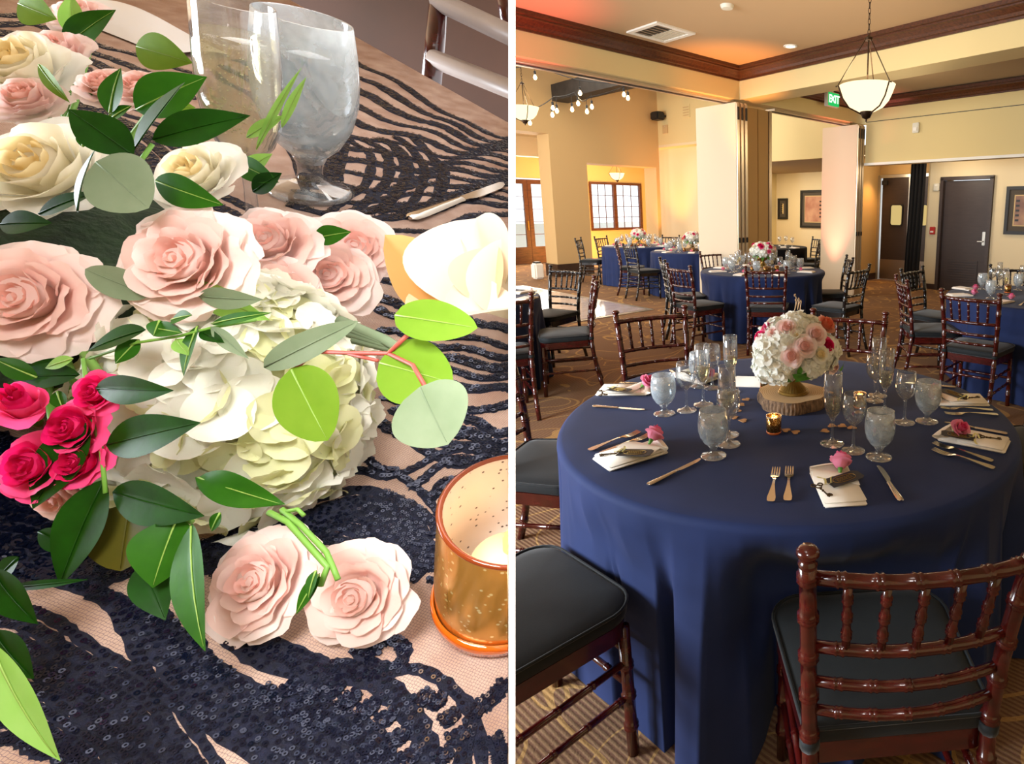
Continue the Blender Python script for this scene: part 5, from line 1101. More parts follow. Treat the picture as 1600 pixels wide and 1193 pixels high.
# right-hand table, placed by eye
for k, (px, py) in enumerate(((1534, 452), (1547, 466), (1590, 453))):
    put('water_goblet', FG, at(px, py, TZ + 0.001), 0, 'iced water goblet on the right-hand table, %s from the left' % ORD[k], 'glass', 'goblets on the right-hand table', (1.15, 1.15, 1))
for k, (px, py) in enumerate(((1549, 449), (1560, 452), (1597, 444))):
    put('wine_glass', FW, at(px, py, TZ + 0.001), 0, 'wine glass on the right-hand table, %s from the left' % ORD[k], 'glass', 'wine glasses on the right-hand table', 1.1)
for k, (px, py) in enumerate(((1560, 447), (1569, 460))):
    put('champagne_flute', FF, at(px, py, TZ + 0.001), 0, 'champagne flute on the right-hand table, %s from the left' % ORD[k], 'glass', 'flutes on the right-hand table', 1.1)
put('votive_candle', VTF, at(1574, 457, TZ + 0.001), 0, 'lit amber votive on the right-hand table', 'candle', 'votives on the right-hand table', 1.1)
for k, (a, b, bud) in enumerate((((1494, 450), (1530, 455), (1524, 452)), ((1484, 462), (1530, 461), (1522, 460)), ((1556, 474), (1588, 468), (1580, 467)))):
    p, q = at(*a, TZ + 0.001), at(*b, TZ + 0.001); d = q - p
    put('folded_napkin', FN, p, math.atan2(d.y, d.x) - PI / 2, '%s ivory napkin along the near rim of the right-hand table' % ['rear left', 'front left', 'front right'][k], 'napkin', 'napkins on the right-hand table')
    r = at(*bud, TZ + 0.03); put('rosebud', FB, r, k, 'pink rosebud on the %s napkin of the right-hand table' % ['rear left', 'front left', 'front right'][k], 'rose', 'rosebuds on the right-hand table', 1.1)
p = at(1597, 476, TZ + 0.0006); fo = lay('dinner_fork', 'fork', 'fork at the right edge of the right-hand table', 'forks', at(1588, 481, TZ), at(1606, 470, TZ), (('handle', FORK_H), ('tines', FORK_T)), 0, 0.193)
put('wood_slice', SLF, (2.45, 5.02, TZ + 0.001), 2, 'wood slice in the middle of the right-hand table', 'wood slice', 'far wood slices'); put('footed_bowl', BWF, (2.45, 5.02, TZ + 0.0445), 0, 'gold footed bowl on the right-hand table', 'vase', 'far gold bowls')
flowers_far((2.45, 5.02), TZ + 0.160, 'flowers at the right edge with green leaves on the right-hand table', 12)
# left-hand table: napkins with keys at its rim
for k, (a, b) in enumerate((((812, 470), (846, 461)), ((806, 459), (830, 455)))):
    p, q = at(*a, TZ + 0.001), at(*b, TZ + 0.001); d = q - p
    put('folded_napkin', FN, p, math.atan2(d.y, d.x) - PI / 2, '%s ivory napkin on the left-hand table' % ['front', 'rear'][k], 'napkin', 'napkins on the left-hand table')
    m_ = (p + q) / 2; put('card_tag', TAGC, (m_.x, m_.y, TZ + 0.022), 1.0, 'black card tag on the %s napkin of the left-hand table' % ['front', 'rear'][k], 'tag', 'tags on the left-hand table', 1.4)
    put('ribbon', RIBM, (m_.x + 0.03, m_.y, TZ + 0.022), 0.3, 'gold ribbon on the %s napkin of the left-hand table' % ['front', 'rear'][k], 'ribbon', 'ribbons on the left-hand table', 1.3)
# ------------------------------------------------------------------ the sequinned flower table left of the white partition, a tilted display board
XR, UP, FD = Vector((1, 0, 0)), Vector((0, SP, CP)), Vector((0, CP, -SP)); EYE = Vector((0, 0, CAMH))
def vec(x, y, d): return XR * x + UP * y + FD * d
NB = vec(0.327, 0.826, -0.459).normalized(); H0 = 0.37      # the board's own upward direction and how far below eye level it lies
EB = (FD - NB * FD.dot(NB)).normalized(); RB = EB.cross(NB).normalized()
def pd(px, py, d):
    d *= 0.95; return EYE + vec((px - CX) / FPX * d, (CY - py) / FPX * d, d)
def tb(px, py, h=0.0):                                     # a point of the board's top (raised by h) that shows at a pixel
    r = vec((px - CX) / FPX, (CY - py) / FPX, 1.0); return EYE + r * ((H0 - h) / -r.dot(NB))
OB = tb(400, 700)
BM = Matrix((( RB.x, EB.x, NB.x, OB.x), (RB.y, EB.y, NB.y, OB.y), (RB.z, EB.z, NB.z, OB.z), (0, 0, 0, 1)))
BI = BM.inverted()
PN = vec(1, 0, 0.4467).normalized()                        # the partition's normal
def clip(mb, off=-0.0022):                                 # things stop where the partition stands
    bm = bmesh.new(); vs = [bm.verts.new(v) for v in mb.v]
    for f in mb.f:
        try: bm.faces.new([vs[i] for i in f])
        except ValueError: pass
    bmesh.ops.bisect_plane(bm, geom=bm.verts[:] + bm.edges[:] + bm.faces[:], plane_co=EYE + PN * off, plane_no=PN, clear_outer=True, dist=1e-6)
    out = MB(); out.bm(bm); return out
def bakem(mb, m): return MB().add(mb.v, mb.f, m)
# lights over the board: the window it stands at, and a fill lamp added behind the camera to whiten the partition's edge
lamp('board_window', 'AREA', tb(300, 420) + NB * 0.75 + EB * 0.35 - RB * 0.15, 4.6, (1.0, 0.98, 0.95), tb(330, 640) + NB * 0.1, 0.55, 0.55)
lamp('board_fill', 'AREA', EYE + vec(-0.10, 0.22, -0.12), 1.3, (1.0, 0.97, 0.94), EYE + vec(-0.13, -0.02, 0.24), 0.2, 0.2, spread=75)  # added fill, no such lamp in the place
# the partition's edge
m = MB(); s0, s1 = 0.22, 1.95; h = 0.0012; Ru = vec(-0.4467, 0, 1).normalized()
q = []
for s, lo, hi in ((s0 * 1.095, -0.30, 0.40), (s1, -0.30, 1.15)):
    for u_ in (lo, hi):
        for k in (-h, h): q.append(EYE + Ru * s + UP * u_ + PN * k)
m.add(q, [(0, 1, 3, 2), (4, 6, 7, 5), (0, 2, 6, 4), (1, 5, 7, 3), (0, 4, 5, 1), (2, 3, 7, 6)]); pw = struct('partition_wall', m, M['partition'])
# board, tulle
def tulle():
    m = bpy.data.materials.new('tulle_over_peach_lining'); m.use_nodes = True; nt = m.node_tree; b = nt.nodes['Principled BSDF']; L = nt.links.new; N = nt.nodes.new
    tc = N('ShaderNodeTexCoord'); vo = N('ShaderNodeTexVoronoi'); vo.feature = 'DISTANCE_TO_EDGE'; vo.inputs['Scale'].default_value = 620; vo.inputs['Randomness'].default_value = 0.35; L(tc.outputs['Object'], vo.inputs[0])
    lt = N('ShaderNodeMath'); lt.operation = 'LESS_THAN'; lt.inputs[1].default_value = 0.055; L(vo.outputs['Distance'], lt.inputs[0])
    ns = N('ShaderNodeTexNoise'); ns.inputs['Scale'].default_value = 26; ns.inputs['Detail'].default_value = 4; L(tc.outputs['Object'], ns.inputs[0])
    rp = N('ShaderNodeValToRGB'); rp.color_ramp.elements[0].position = 0.3; rp.color_ramp.elements[0].color = srgb('#a5836f'); rp.color_ramp.elements[1].position = 0.7; rp.color_ramp.elements[1].color = srgb('#c9af9f'); L(ns.outputs['Fac'], rp.inputs[0])
    mx = N('ShaderNodeMix'); mx.data_type = 'RGBA'; L(lt.outputs[0], mx.inputs['Factor']); L(rp.outputs[0], mx.inputs[6]); mx.inputs[7].default_value = srgb('#6a5660'); L(mx.outputs[2], b.inputs['Base Color']); b.inputs['Roughness'].default_value = 0.85
    bp = N('ShaderNodeBump'); bp.inputs['Strength'].default_value = 0.5; bp.inputs['Distance'].default_value = 0.01; L(ns.outputs['Fac'], bp.inputs['Height']); L(bp.outputs[0], b.inputs['Normal']); return m
M['tulle'] = tulle()
M['sequin'] = mat('navy_sequin', '#0d1530', 0.2, 0.6, coat=0.25); M['thread'] = mat('navy_embroidery_thread', '#090d22', 0.8, noise=('#0f1634', 300), bump=(900, 0.6))
far_edge = [tb(795, 192), tb(560, 60)]
fe = [BI @ p for p in far_edge]; dfe = (fe[1] - fe[0]).normalized()
corner = fe[1] + dfe * 0.75
near_l = BI @ tb(-420, 1260); near_r = BI @ tb(820, 1260)
poly = [(near_l.x, near_l.y), (near_r.x, near_r.y), (fe[0].x + 0.06 * -dfe.x, fe[0].y - 0.06 * dfe.y), (corner.x, corner.y), ((BI @ tb(-140, 60)).x - 0.30, (BI @ tb(-140, 60)).y)]
m = MB(); m.prism(poly, -0.02, 0.0); cb = clip(bakem(m, BM)); cb = bakem(cb, BI)
board = thing('sequin_table', 'tilted display table under a navy sequinned tulle cloth, left of the white partition', 'table', mw=BM)
cb.build('tulle_cloth', M['tulle'], board, False)
lg = tb(60, 560); m = MB(); m.box((0, 0, 0), (0.06, 0.06, 1.0)); zt = lg.z - 0.05
m = MB(); m.tube([(lg.x, lg.y, zt), (lg.x, lg.y, 0.03)], 0.03, 16); m.lathe([(0.0, 0.0), (0.2, 0.0), (0.2, 0.02), (0.04, 0.04), (0.0, 0.04)], 24, Matrix.Translation((lg.x, lg.y, 0))); bakem(m, BI).build('pedestal', M['dark'], board)
# embroidered bands and sequins
def smooth(pts, n=40):
    P = [Vector((a, b, 0)) for a, b in pts]; out = []
    for i in range(len(P) - 1):
        p0, p1, p2, p3 = P[max(i - 1, 0)], P[i], P[i + 1], P[min(i + 2, len(P) - 1)]
        for k in range(n // (len(P) - 1) + 1):
            t = k / (n // (len(P) - 1) + 1); out.append(0.5 * ((2 * p1) + (p2 - p0) * t + (2 * p0 - 5 * p1 + 4 * p2 - p3) * t * t + (3 * p1 - p0 - 3 * p2 + p3) * t ** 3))
    out.append(P[-1]); return [(v.x, v.y) for v in out]
BANDS = []
def band(pts, w): BANDS.append((smooth(pts), w))
def family(g1, g2, n, w, skip=()):
    a, b = smooth(g1), smooth(g2); n1 = min(len(a), len(b))
    for k in range(n):
        if k in skip: continue
        t = k / (n - 1); BANDS.append(([(a[int(i * (len(a) - 1) / (n1 - 1))][0] * (1 - t) + b[int(i * (len(b) - 1) / (n1 - 1))][0] * t, a[int(i * (len(a) - 1) / (n1 - 1))][1] * (1 - t) + b[int(i * (len(b) - 1) / (n1 - 1))][1] * t + 4 * math.sin(i * 0.35 + k)) for i in range(n1)], w * (0.8 + 0.4 * ((k * 7) % 5) / 4)))
family([(-20, 930), (60, 960), (150, 1010), (260, 1085), (350, 1205)], [(-20, 1150), (40, 1160), (90, 1180), (120, 1210)], 8, 11)
family([(40, 880), (150, 925), (205, 1000), (255, 1085), (360, 1160), (470, 1205)], [(300, 985), (330, 1030), (400, 1080), (470, 1120), (540, 1150), (610, 1205)], 6, 13)
band([(330, 960), (370, 1010), (440, 1045), (520, 1060), (590, 1055), (650, 1045), (705, 1075), (742, 1125), (755, 1205)], 15)
band([(380, 985), (440, 1020), (500, 1045), (560, 1050), (620, 1090), (655, 1140), (672, 1205)], 24)
band([(400, 1090), (470, 1105), (530, 1125), (580, 1160), (610, 1205)], 30)
band([(555, 1010), (585, 1040), (620, 1040), (632, 1015), (612, 1000), (590, 1008), (582, 1025)], 15)
band([(720, 1205), (730, 1150), (745, 1110), (770, 1090), (790, 1065)], 20); band([(770, 1150), (780, 1175), (792, 1205)], 20)
for x, y in ((485, 1080), (545, 1092), (575, 1105), (602, 1120), (622, 1150), (640, 1180), (660, 1090), (680, 1095), (700, 1120), (712, 1150), (690, 1180), (520, 1075), (455, 1075)):
    band([(x - 11, y - 4), (x, y + 8), (x + 11, y - 2), (x + 3, y - 9)], 12)
family([(190, 880), (330, 845), (450, 800), (560, 762), (640, 790), (690, 850), (640, 905)], [(330, 900), (420, 870), (500, 850), (560, 850), (590, 880), (560, 900)], 6, 17)
band([(440, 790), (520, 745), (600, 735), (660, 770), (700, 830)], 10); band([(520, 745), (560, 735), (600, 745), (640, 735), (700, 705), (795, 690)], 12)
family([(575, 640), (640, 690), (720, 720), (800, 735)], [(700, 620), (740, 660), (800, 680)], 4, 20)
family([(640, 760), (690, 730), (740, 720), (800, 715)], [(700, 790), (740, 770), (800, 760)], 3, 16)
for y, x0 in ((832, 655), (850, 640), (870, 668), (885, 655), (905, 668), (800, 690)): band([(x0, y), (x0 + 22, y + 4), (690, y - 2)], 9)
family([(590, 480), (680, 520), (800, 540)], [(600, 600), (690, 600), (800, 610)], 5, 16)
family([(540, 85), (600, 120), (680, 165), (740, 200), (800, 215)], [(440, 345), (540, 352), (640, 335), (720, 318), (800, 318)], 13, 15)
family([(540, 210), (580, 250), (560, 300), (510, 330)], [(640, 215), (690, 260), (680, 310), (620, 340)], 5, 12)
family([(560, 345), (640, 365), (720, 345), (800, 330)], [(590, 470), (660, 480), (740, 500), (800, 520)], 5, 16)
family([(-10, 680), (80, 720), (180, 760), (260, 800)], [(-10, 790), (60, 800), (150, 820), (240, 850)], 5, 20)  # navy bands, set here also for the shadow under the flowers
band([(600, 620), (680, 640), (760, 640), (800, 630)], 14); band([(560, 700), (590, 730), (620, 735)], 12)
family([(-10, 800), (60, 830), (150, 845), (250, 850)], [(-10, 900), (60, 905), (150, 900), (240, 890)], 5, 18)  # more bands, partly in place of that same shadow
family([(-20, 20), (80, 30), (180, 80), (300, 110)], [(-20, 110), (80, 140), (180, 190), (320, 250)], 7, 11)
family([(120, 150), (220, 210), (330, 300), (430, 340)], [(60, 260), (180, 330), (300, 390), (420, 420)], 6, 16)
family([(330, 110), (400, 160), (450, 230), (480, 300)], [(430, 60), (500, 120), (540, 200), (530, 280)], 6, 10)
family([(-420, 700), (-300, 640), (-160, 620), (-20, 680)], [(-420, 1150), (-300, 1060), (-180, 1000), (-40, 1010)], 9, 22)
family([(-300, 330), (-200, 300), (-100, 320), (-20, 400)], [(-380, 600), (-260, 540), (-150, 540), (-40, 600)], 7, 14)
rnS = random.Random(17)
rib = MB(); sq_v = []; sq_f = []
NR = 7
ring = [(math.cos(2 * PI * k / NR), math.sin(2 * PI * k / NR)) for k in range(NR)]
def sequin(c, r, tx, ty):
    n = len(sq_v)
    for k, (x, y) in enumerate(ring):
        for q_ in (1.0, 0.42): sq_v.append((c[0] + x * r * q_, c[1] + y * r * q_, c[2] + (x * tx + y * ty) * r * q_))
    for k in range(NR):
        a, b = 2 * k, 2 * ((k + 1) % NR); sq_f.append((n + a, n + b, n + b + 1, n + a + 1))
for pts, w in BANDS:
    P = [BI @ tb(x, y) for x, y in pts if x < 812]
    if len(P) < 3: continue
    D = [(EYE - BM @ p).length for p in P]
    hw = [w / 2 / FPX * d * 1.05 for d in D]; vs = []
    for i, p in enumerate(P):
        t = (P[min(i + 1, len(P) - 1)] - P[max(i - 1, 0)]); t.z = 0
        t = t.normalized() if t.length > 1e-9 else Vector((1, 0, 0)); nrm = Vector((-t.y, t.x, 0))
        jag = 1 + 0.22 * (rnS.random() - 0.5) * 2
        for k in (-1, -0.55, 0, 0.55, 1): vs.append(tuple(p + nrm * hw[i] * k * (jag if abs(k) == 1 else 1) + Vector((0, 0, 0.0002 + 0.0009 * (1 - k * k)))))
    rib.add(vs, [(i * 5 + k, i * 5 + k + 1, (i + 1) * 5 + k + 1, (i + 1) * 5 + k) for i in range(len(P) - 1) for k in range(4)])
    for i in range(len(P) - 1):
        a, b = P[i], P[i + 1]; l = (b - a).length; rr = 0.00125 if D[i] < 0.5 else 0.0022; stp = rr * 2.0
        t = (b - a).normalized(); nrm = Vector((-t.y, t.x, 0)); rows_ = max(1, int(hw[i] * 2 / stp))
        for k in range(max(1, int(l / stp))):
            for j in range(rows_):
                if rnS.random() < 0.18: continue
                c = a + t * (stp * (k + 0.5 * (j % 2))) + nrm * ((j - (rows_ - 1) / 2) * stp) + Vector((rnS.random() - .5, rnS.random() - .5, 0)) * rr * 0.6
                sequin((c.x, c.y, 0.0016 + 0.0006 * rnS.random()), rr, 0.35 * (rnS.random() - 0.5), 0.35 * (rnS.random() - 0.5))
def stuff(name, mb, mt, smooth):
    c = bakem(clip(bakem(mb, BM)), BI); o = c.build(name, mt, board, smooth); o['kind'] = 'stuff'; return o
stuff('embroidery', rib, M['thread'], True)
sm_ = MB(); sm_.v = sq_v; sm_.f = sq_f; stuff('sequins', sm_, M['sequin'], False)

# leaf and stem materials
def leafmat(name, c1, c2, rough=0.32, tl=0.25):
    m = petalmat(name, c1, tl, rough); nt = m.node_tree; b = nt.nodes['Principled BSDF']; L = nt.links.new; b.inputs['Specular IOR Level'].default_value = 0.16
    tc = nt.nodes.new('ShaderNodeTexCoord'); n = nt.nodes.new('ShaderNodeTexNoise'); n.inputs['Scale'].default_value = 45; n.inputs['Detail'].default_value = 5; L(tc.outputs['Object'], n.inputs[0])
    r = nt.nodes.new('ShaderNodeValToRGB'); r.color_ramp.elements[0].position = 0.3; r.color_ramp.elements[1].position = 0.7; r.color_ramp.elements[0].color = srgb(c1); r.color_ramp.elements[1].color = srgb(c2); L(n.outputs['Fac'], r.inputs[0]); L(r.outputs[0], b.inputs['Base Color']); return m
LM = {'dark': leafmat('glossy_ruscus_leaf', '#0e2e05', '#1c4f0c', 0.40, 0.22), 'mid': leafmat('green_rose_leaf', '#235410', '#386f18', 0.4, 0.3), 'lime': leafmat('lime_eucalyptus_leaf', '#6f9a26', '#86ac36', 0.5, 0.45), 'grey': leafmat('grey_green_eucalyptus_leaf', '#76896a', '#8d9c80', 0.6, 0.3), 'olive': leafmat('olive_brown_leaf', '#4a4a14', '#5c5418', 0.5, 0.3), 'pale': leafmat('pale_young_leaf', '#8cc050', '#b0d880', 0.4, 0.5)}
M['redstem'] = mat('red_stem', '#a8483c', 0.5); M['grstem'] = mat('green_stem', '#6a9a3a', 0.5); M['vein'] = mat('leaf_midrib', '#86a648', 0.5)
def leaf(par, base, tip, wpx, d0, d1, kind, shape='lance', tilt=0.0, curl=0.12, fold=0.10, wav=0.0):
    """a leaf from base to tip (pixels and distances), as wide as wpx, facing mostly towards the lens axis"""
    a, b = pd(base[0], base[1], d0), pd(tip[0], tip[1], d1); ax = b - a; L_ = ax.length; ax.normalize()
    n = -FD + UP * 0.25; n = (n - ax * n.dot(ax)).normalized(); x = ax.cross(n).normalized()
    n2 = (n * math.cos(tilt) + x * math.sin(tilt)).normalized(); x = ax.cross(n2).normalized()
    wd = wpx / FPX * 0.95 * (d0 + d1) / 2 / max(0.5, math.cos(tilt))
    mw = Matrix(((x.x, ax.x, n2.x, a.x), (x.y, ax.y, n2.y, a.y), (x.z, ax.z, n2.z, a.z), (0, 0, 0, 1)))
    lb = leaf_mb(L_, wd, curl, fold, 8, 16, shape, wav)
    lb.v = [(v[0], v[1], v[2] + curl * L_ * (v[1] / L_) * 0.9) for v in lb.v]              # keep the tip where the photograph has it
    o = lb.build('leaf', LM[kind], par, True); o.matrix_local = mw
    vn = MB(); vn.tube([(0, L_ * t, -curl * L_ * t * t + curl * L_ * t * 0.9 + 0.0003) for t in (0.02, 0.2, 0.4, 0.6, 0.8, 0.96)], [0.0005, 0.0004, 0.0003, 0.0003, 0.0002, 0.0001], 5); vn.build('midrib', M['vein'] if kind in ('lime', 'pale', 'mid') else LM[kind], o, True)
    return o
def stem(par, pts, r, mt):
    m = MB(); P = [pd(*p) for p in pts]; m.tube(P, r, 8); return m.build('stem', mt, par, True)
MOSSC = tb(75, 560) + NB * 0.07
# roses of the close-up, petal by petal
def big_rose(px, py, d, rpx, kind, label, face=(0, 0.2, -1), seed=1, openness=1.0, ruf=0.10, squash=1.0, rings=RINGS, sepals=False, cut=False, spin=None):
    R = rpx / FPX * d * 0.95 / 0.98; n = vec(*face).normalized(); c = pd(px, py, d)
    mw = facing(c - n * R * 0.45 * squash, n, seed * 1.3 if spin is None else spin)
    if squash != 1.0: mw = mw @ Matrix.Diagonal((1, 1, squash, 1))
    t = thing('garden_rose' if kind != 'peach' else 'magnolia_bloom', label, 'rose' if kind != 'peach' else 'flower', mw=mw, group='blooms of the close-up bouquet')
    inv = mw.inverted()
    for f, kw in rose_spec(R, seed, rings, openness, ruf):
        mb = MB(); petal_grid(mb, nu=8, nv=8, **kw)
        if cut:
            mb = bakem(clip(bakem(mb, mw)), inv)
            if not mb.f: continue
        mb.build('petal', PET[kind][0 if f < 0.35 else 1 if f < 0.75 else 2], t, True)
    hd = MB(); core_filler(hd, R, rings); hd.build('heart', PET[kind][1], t, True)  # filler dome, added to keep the deep centre bright
    if not sepals:
        st = MB(); e = inv @ MOSSC; st.tube([(0, 0, 0.05 * R), (0, 0, -0.35 * R), tuple(e * 0.40 + Vector((0, 0, -0.3 * R))), tuple(e * 0.72)], [0.12 * R, 0.0022, 0.002, 0.002], 8); st.build('stem', M['grstem'], t, True)
    if sepals:
        m = MB(); m.tube([(0, 0, 0.02 * R), (0, 0, -0.25 * R), (0, 0, -0.5 * R)], [0.22 * R, 0.2 * R, 0.06 * R], 10); m.build('calyx', LM['mid'], t, True)
    return t
FULL = [(3, 0.01, 0.06, 0.70, 0.03), (4, 0.02, 0.15, 0.76, 0.05), (4, 0.03, 0.25, 0.78, 0.08), (5, 0.05, 0.37, 0.76, 0.10), (6, 0.07, 0.50, 0.68, 0.14), (6, 0.09, 0.63, 0.56, 0.17), (7, 0.11, 0.76, 0.40, 0.18), (6, 0.12, 0.86, 0.24, 0.16)]
big_rose(52, 258, 0.36, 100, 'cream', 'large creamy white rose at the upper left of the bouquet', (0.15, 0.35, -1), 11, 1.0, 0.05, 0.9)
big_rose(300, 268, 0.41, 70, 'cream', 'smaller creamy white rose behind the glossy leaves below the champagne flute', (0.0, 0.5, -1), 12, 1.0, 0.05, 0.9)
big_rose(278, 405, 0.335, 98, 'blush', 'ruffled blush rose in the middle of the bouquet above the hydrangea', (0.1, 0.15, -1), 13, 1.0, 0.16, 0.75, FULL)
big_rose(28, 465, 0.32, 98, 'blush', 'ruffled blush rose cut by the left edge of the picture', (0.25, 0.1, -1), 14, 1.0, 0.14, 0.75, FULL)
big_rose(415, 375, 0.43, 72, 'blush', 'pale blush rose just right of the ruffled one', (0.3, 0.5, -1), 15, 1.0, 0.14, 0.9, FULL)
big_rose(430, 455, 0.42, 62, 'blush', 'pale blush rose low beside the hydrangea top', (0.5, 0.2, -1), 25, 1.0, 0.14, 0.9, FULL)
big_rose(512, 430, 0.47, 66, 'blush', 'soft blush rose behind, in front of its twin', (0.5, 0.2, -0.8), 16, 1.0, 0.12, 0.9, FULL)
big_rose(552, 385, 0.50, 66, 'blush', 'soft blush rose rightmost at the back of the bouquet', (0.7, 0.3, -0.8), 17, 1.0, 0.12, 0.9, FULL)
big_rose(396, 908, 0.322, 88, 'blush', 'open blush rose lying on the sequins at the front, left of the pair', (-0.05, 0.42, -1), 18, 1.0, 0.14, 0.62, FULL, True)
big_rose(552, 932, 0.326, 84, 'blush', 'blush rose lying on the sequins beside the votive, right of the pair', (0.12, 0.10, -1), 19, 1.0, 0.10, 0.62, FULL, True)
for k, (px, py, r, d, lab) in enumerate(((108, 668, 50, 0.295, 'hot pink spray rose right of the pink group'), (45, 728, 58, 0.29, 'hot pink spray rose lowest of the pink group'), (146, 612, 40, 0.30, 'hot pink spray rose half hidden behind the stem'), (118, 722, 46, 0.295, 'hot pink spray rose beside the trailing leaf'))):
    big_rose(px, py, d, r, 'hot', lab, (0.1, 0.25, -1), 30 + k, 0.9, 0.08, 1.0)
big_rose(40, 640, 0.285, 38, 'hot', 'hot pink rosebud with green sepals at the left edge', (0.35, 0.55, -0.6), 36, 0.75, 0.04, 1.5, BUDR, True)
big_rose(85, 775, 0.305, 62, 'blush', 'pale blush rose under the hot pink group', (0, -0.4, -1), 37, 1.0, 0.1, 0.7)
mg = thing('magnolia_bloom', 'large ivory and peach magnolia bloom beside the partition', 'flower', (0, 0, 0), 0, 'blooms of the close-up bouquet')
def petal(base, tip, wpx, d0, d1, mt, curl=0.25, fold=0.3, tilt=0.0):
    a_, b_ = pd(base[0], base[1], d0), pd(tip[0], tip[1], d1); ax = b_ - a_; L_ = ax.length; ax.normalize()
    n = -FD + UP * 0.3; n = (n - ax * n.dot(ax)).normalized(); x = ax.cross(n).normalized(); n = (n * math.cos(tilt) + x * math.sin(tilt)).normalized(); x = ax.cross(n).normalized()
    mw = Matrix(((x.x, ax.x, n.x, a_.x), (x.y, ax.y, n.y, a_.y), (x.z, ax.z, n.z, a_.z), (0, 0, 0, 1)))
    lb = leaf_mb(L_, wpx / FPX * 0.95 * (d0 + d1) / 2, curl, fold, 12, 16, 'round', 0.01); lb.v = [(v[0], v[1], v[2] + curl * L_ * (v[1] / L_) * 0.9) for v in lb.v]
    bakem(clip(bakem(lb, mw)), mw.inverted()).build('petal', mt, mg, True).matrix_local = mw
petal((705, 500), (690, 352), 110, 0.46, 0.47, PET['peach'][2]); petal((765, 490), (742, 338), 150, 0.45, 0.47, PET['peach'][2], 0.35, 0.45); petal((800, 500), (800, 370), 130, 0.44, 0.44, PET['peach'][2], 0.3, 0.4, 0.5)
petal((695, 478), (603, 368), 104, 0.43, 0.43, PET['peach'][0], -0.25, -0.3); petal((770, 480), (772, 385), 80, 0.43, 0.44, PET['peach'][1], 0.4, 0.6); petal((690, 500), (812, 478), 84, 0.42, 0.42, PET['peach'][2], 0.3, 0.4, -0.4); petal((700, 492), (640, 455), 60, 0.44, 0.44, PET['peach'][1], 0.2, 0.3)
for k, (px, py, r, d, kd, lab) in enumerate(((22, 95, 78, 0.52, 'cream', 'pale cream rose at the top left edge'), (35, 150, 50, 0.50, 'blush', 'pale pink rose just above the large creamy one'), (80, 75, 50, 0.56, 'blush', 'pink rose at the top left under the lime leaf'), (160, 130, 42, 0.50, 'blush', 'pale pink rose at the top between leaves'), (215, 135, 44, 0.49, 'blush', 'pale pink rose behind the upright glossy leaf'), (120, 20, 40, 0.62, 'blush', 'pale pink rose touching the top edge'))):
    big_rose(px, py, d, r, kd, lab, (0.2, 0.6, -1), 50 + k, 1.0, 0.1, 1.0)
# the big hydrangea: floret by floret
HC = pd(378, 632, 0.398); HR = 0.078
ht = thing('hydrangea_head', 'big white-green hydrangea head in the middle of the bouquet', 'flower', mw=Matrix.Translation(HC), group='blooms of the close-up bouquet')
FLM = [floret_mb(0.0150, 200 + k, 4, 6).mesh('floret', M['hyd' if k % 3 else 'hydg'], True) for k in range(7)]
rh = random.Random(5); ga = PI * (3 - math.sqrt(5)); cnt = 0
for i in range(360):
    z = 1 - 2 * (i + 0.5) / 360; r = math.sqrt(1 - z * z); t = ga * i; dcam = Vector((r * math.cos(t), r * math.sin(t), z))
    if dcam.dot((EYE - HC).normalized()) < -0.15 or rh.random() < 0.15: continue
    p = vec(dcam.x * 0.84, dcam.z * 1.04, dcam.y * 0.8) * HR * (0.93 + 0.14 * rh.random())
    n = vec(dcam.x, dcam.z, dcam.y) + Vector((rh.random() - .5, rh.random() - .5, rh.random() - .5)) * 0.8
    o = link('floret', FLM[rh.randint(0, 6)], ht, mw=facing(p, n, rh.random() * 6, 0.85 + 0.4 * rh.random())); cnt += 1
cm = bmesh.new(); bmesh.ops.create_icosphere(cm, subdivisions=3, radius=HR * 0.88); m = MB(); m.bm(cm); m.v = [tuple(vec(v[0] * 0.84, v[2] * 1.04, v[1] * 0.8)) for v in m.v]; m.build('flower_core', M['hydg'], ht, True)
# greenery
def sprig(label, name='ruscus_sprig'): return thing(name, label, 'greenery', (0, 0, 0), 0, 'greenery of the close-up bouquet')
s_ = sprig('glossy ruscus sprig crowning the bouquet in front of the champagne flute')
stem(s_, [(238, 225, 0.33), (222, 248, 0.33), (205, 300, 0.335)], 0.0011, M['grstem'])
leaf(s_, (209, 243), (106, 170), 58, 0.325, 0.32, 'dark', curl=0.1, tilt=0.2)
leaf(s_, (208, 238), (288, 128), 60, 0.33, 0.33, 'dark', curl=0.05, tilt=-0.4)
leaf(s_, (238, 218), (390, 180), 52, 0.325, 0.33, 'dark', tilt=0.3, curl=0.1)
leaf(s_, (172, 178), (188, 106), 42, 0.345, 0.345, 'mid'); leaf(s_, (212, 172), (322, 120), 56, 0.35, 0.35, 'mid', tilt=0.5)
leaf(s_, (175, 185), (206, 165), 22, 0.345, 0.345, 'mid'); leaf(s_, (122, 332), (148, 232), 42, 0.335, 0.335, 'dark', tilt=-0.5); leaf(s_, (242, 282), (348, 320), 46, 0.345, 0.345, 'mid', tilt=0.4); leaf(s_, (130, 230), (135, 200), 22, 0.34, 0.34, 'mid')
leaf(s_, (60, 335), (150, 300), 30, 0.345, 0.345, 'dark'); leaf(s_, (0, 350), (80, 348), 40, 0.335, 0.335, 'dark')
s_ = sprig('round grey-green eucalyptus leaf in front of the two creamy roses', 'eucalyptus_leaf'); leaf(s_, (150, 252), (232, 325), 98, 0.318, 0.318, 'grey', 'round', curl=0.03, fold=0.02)
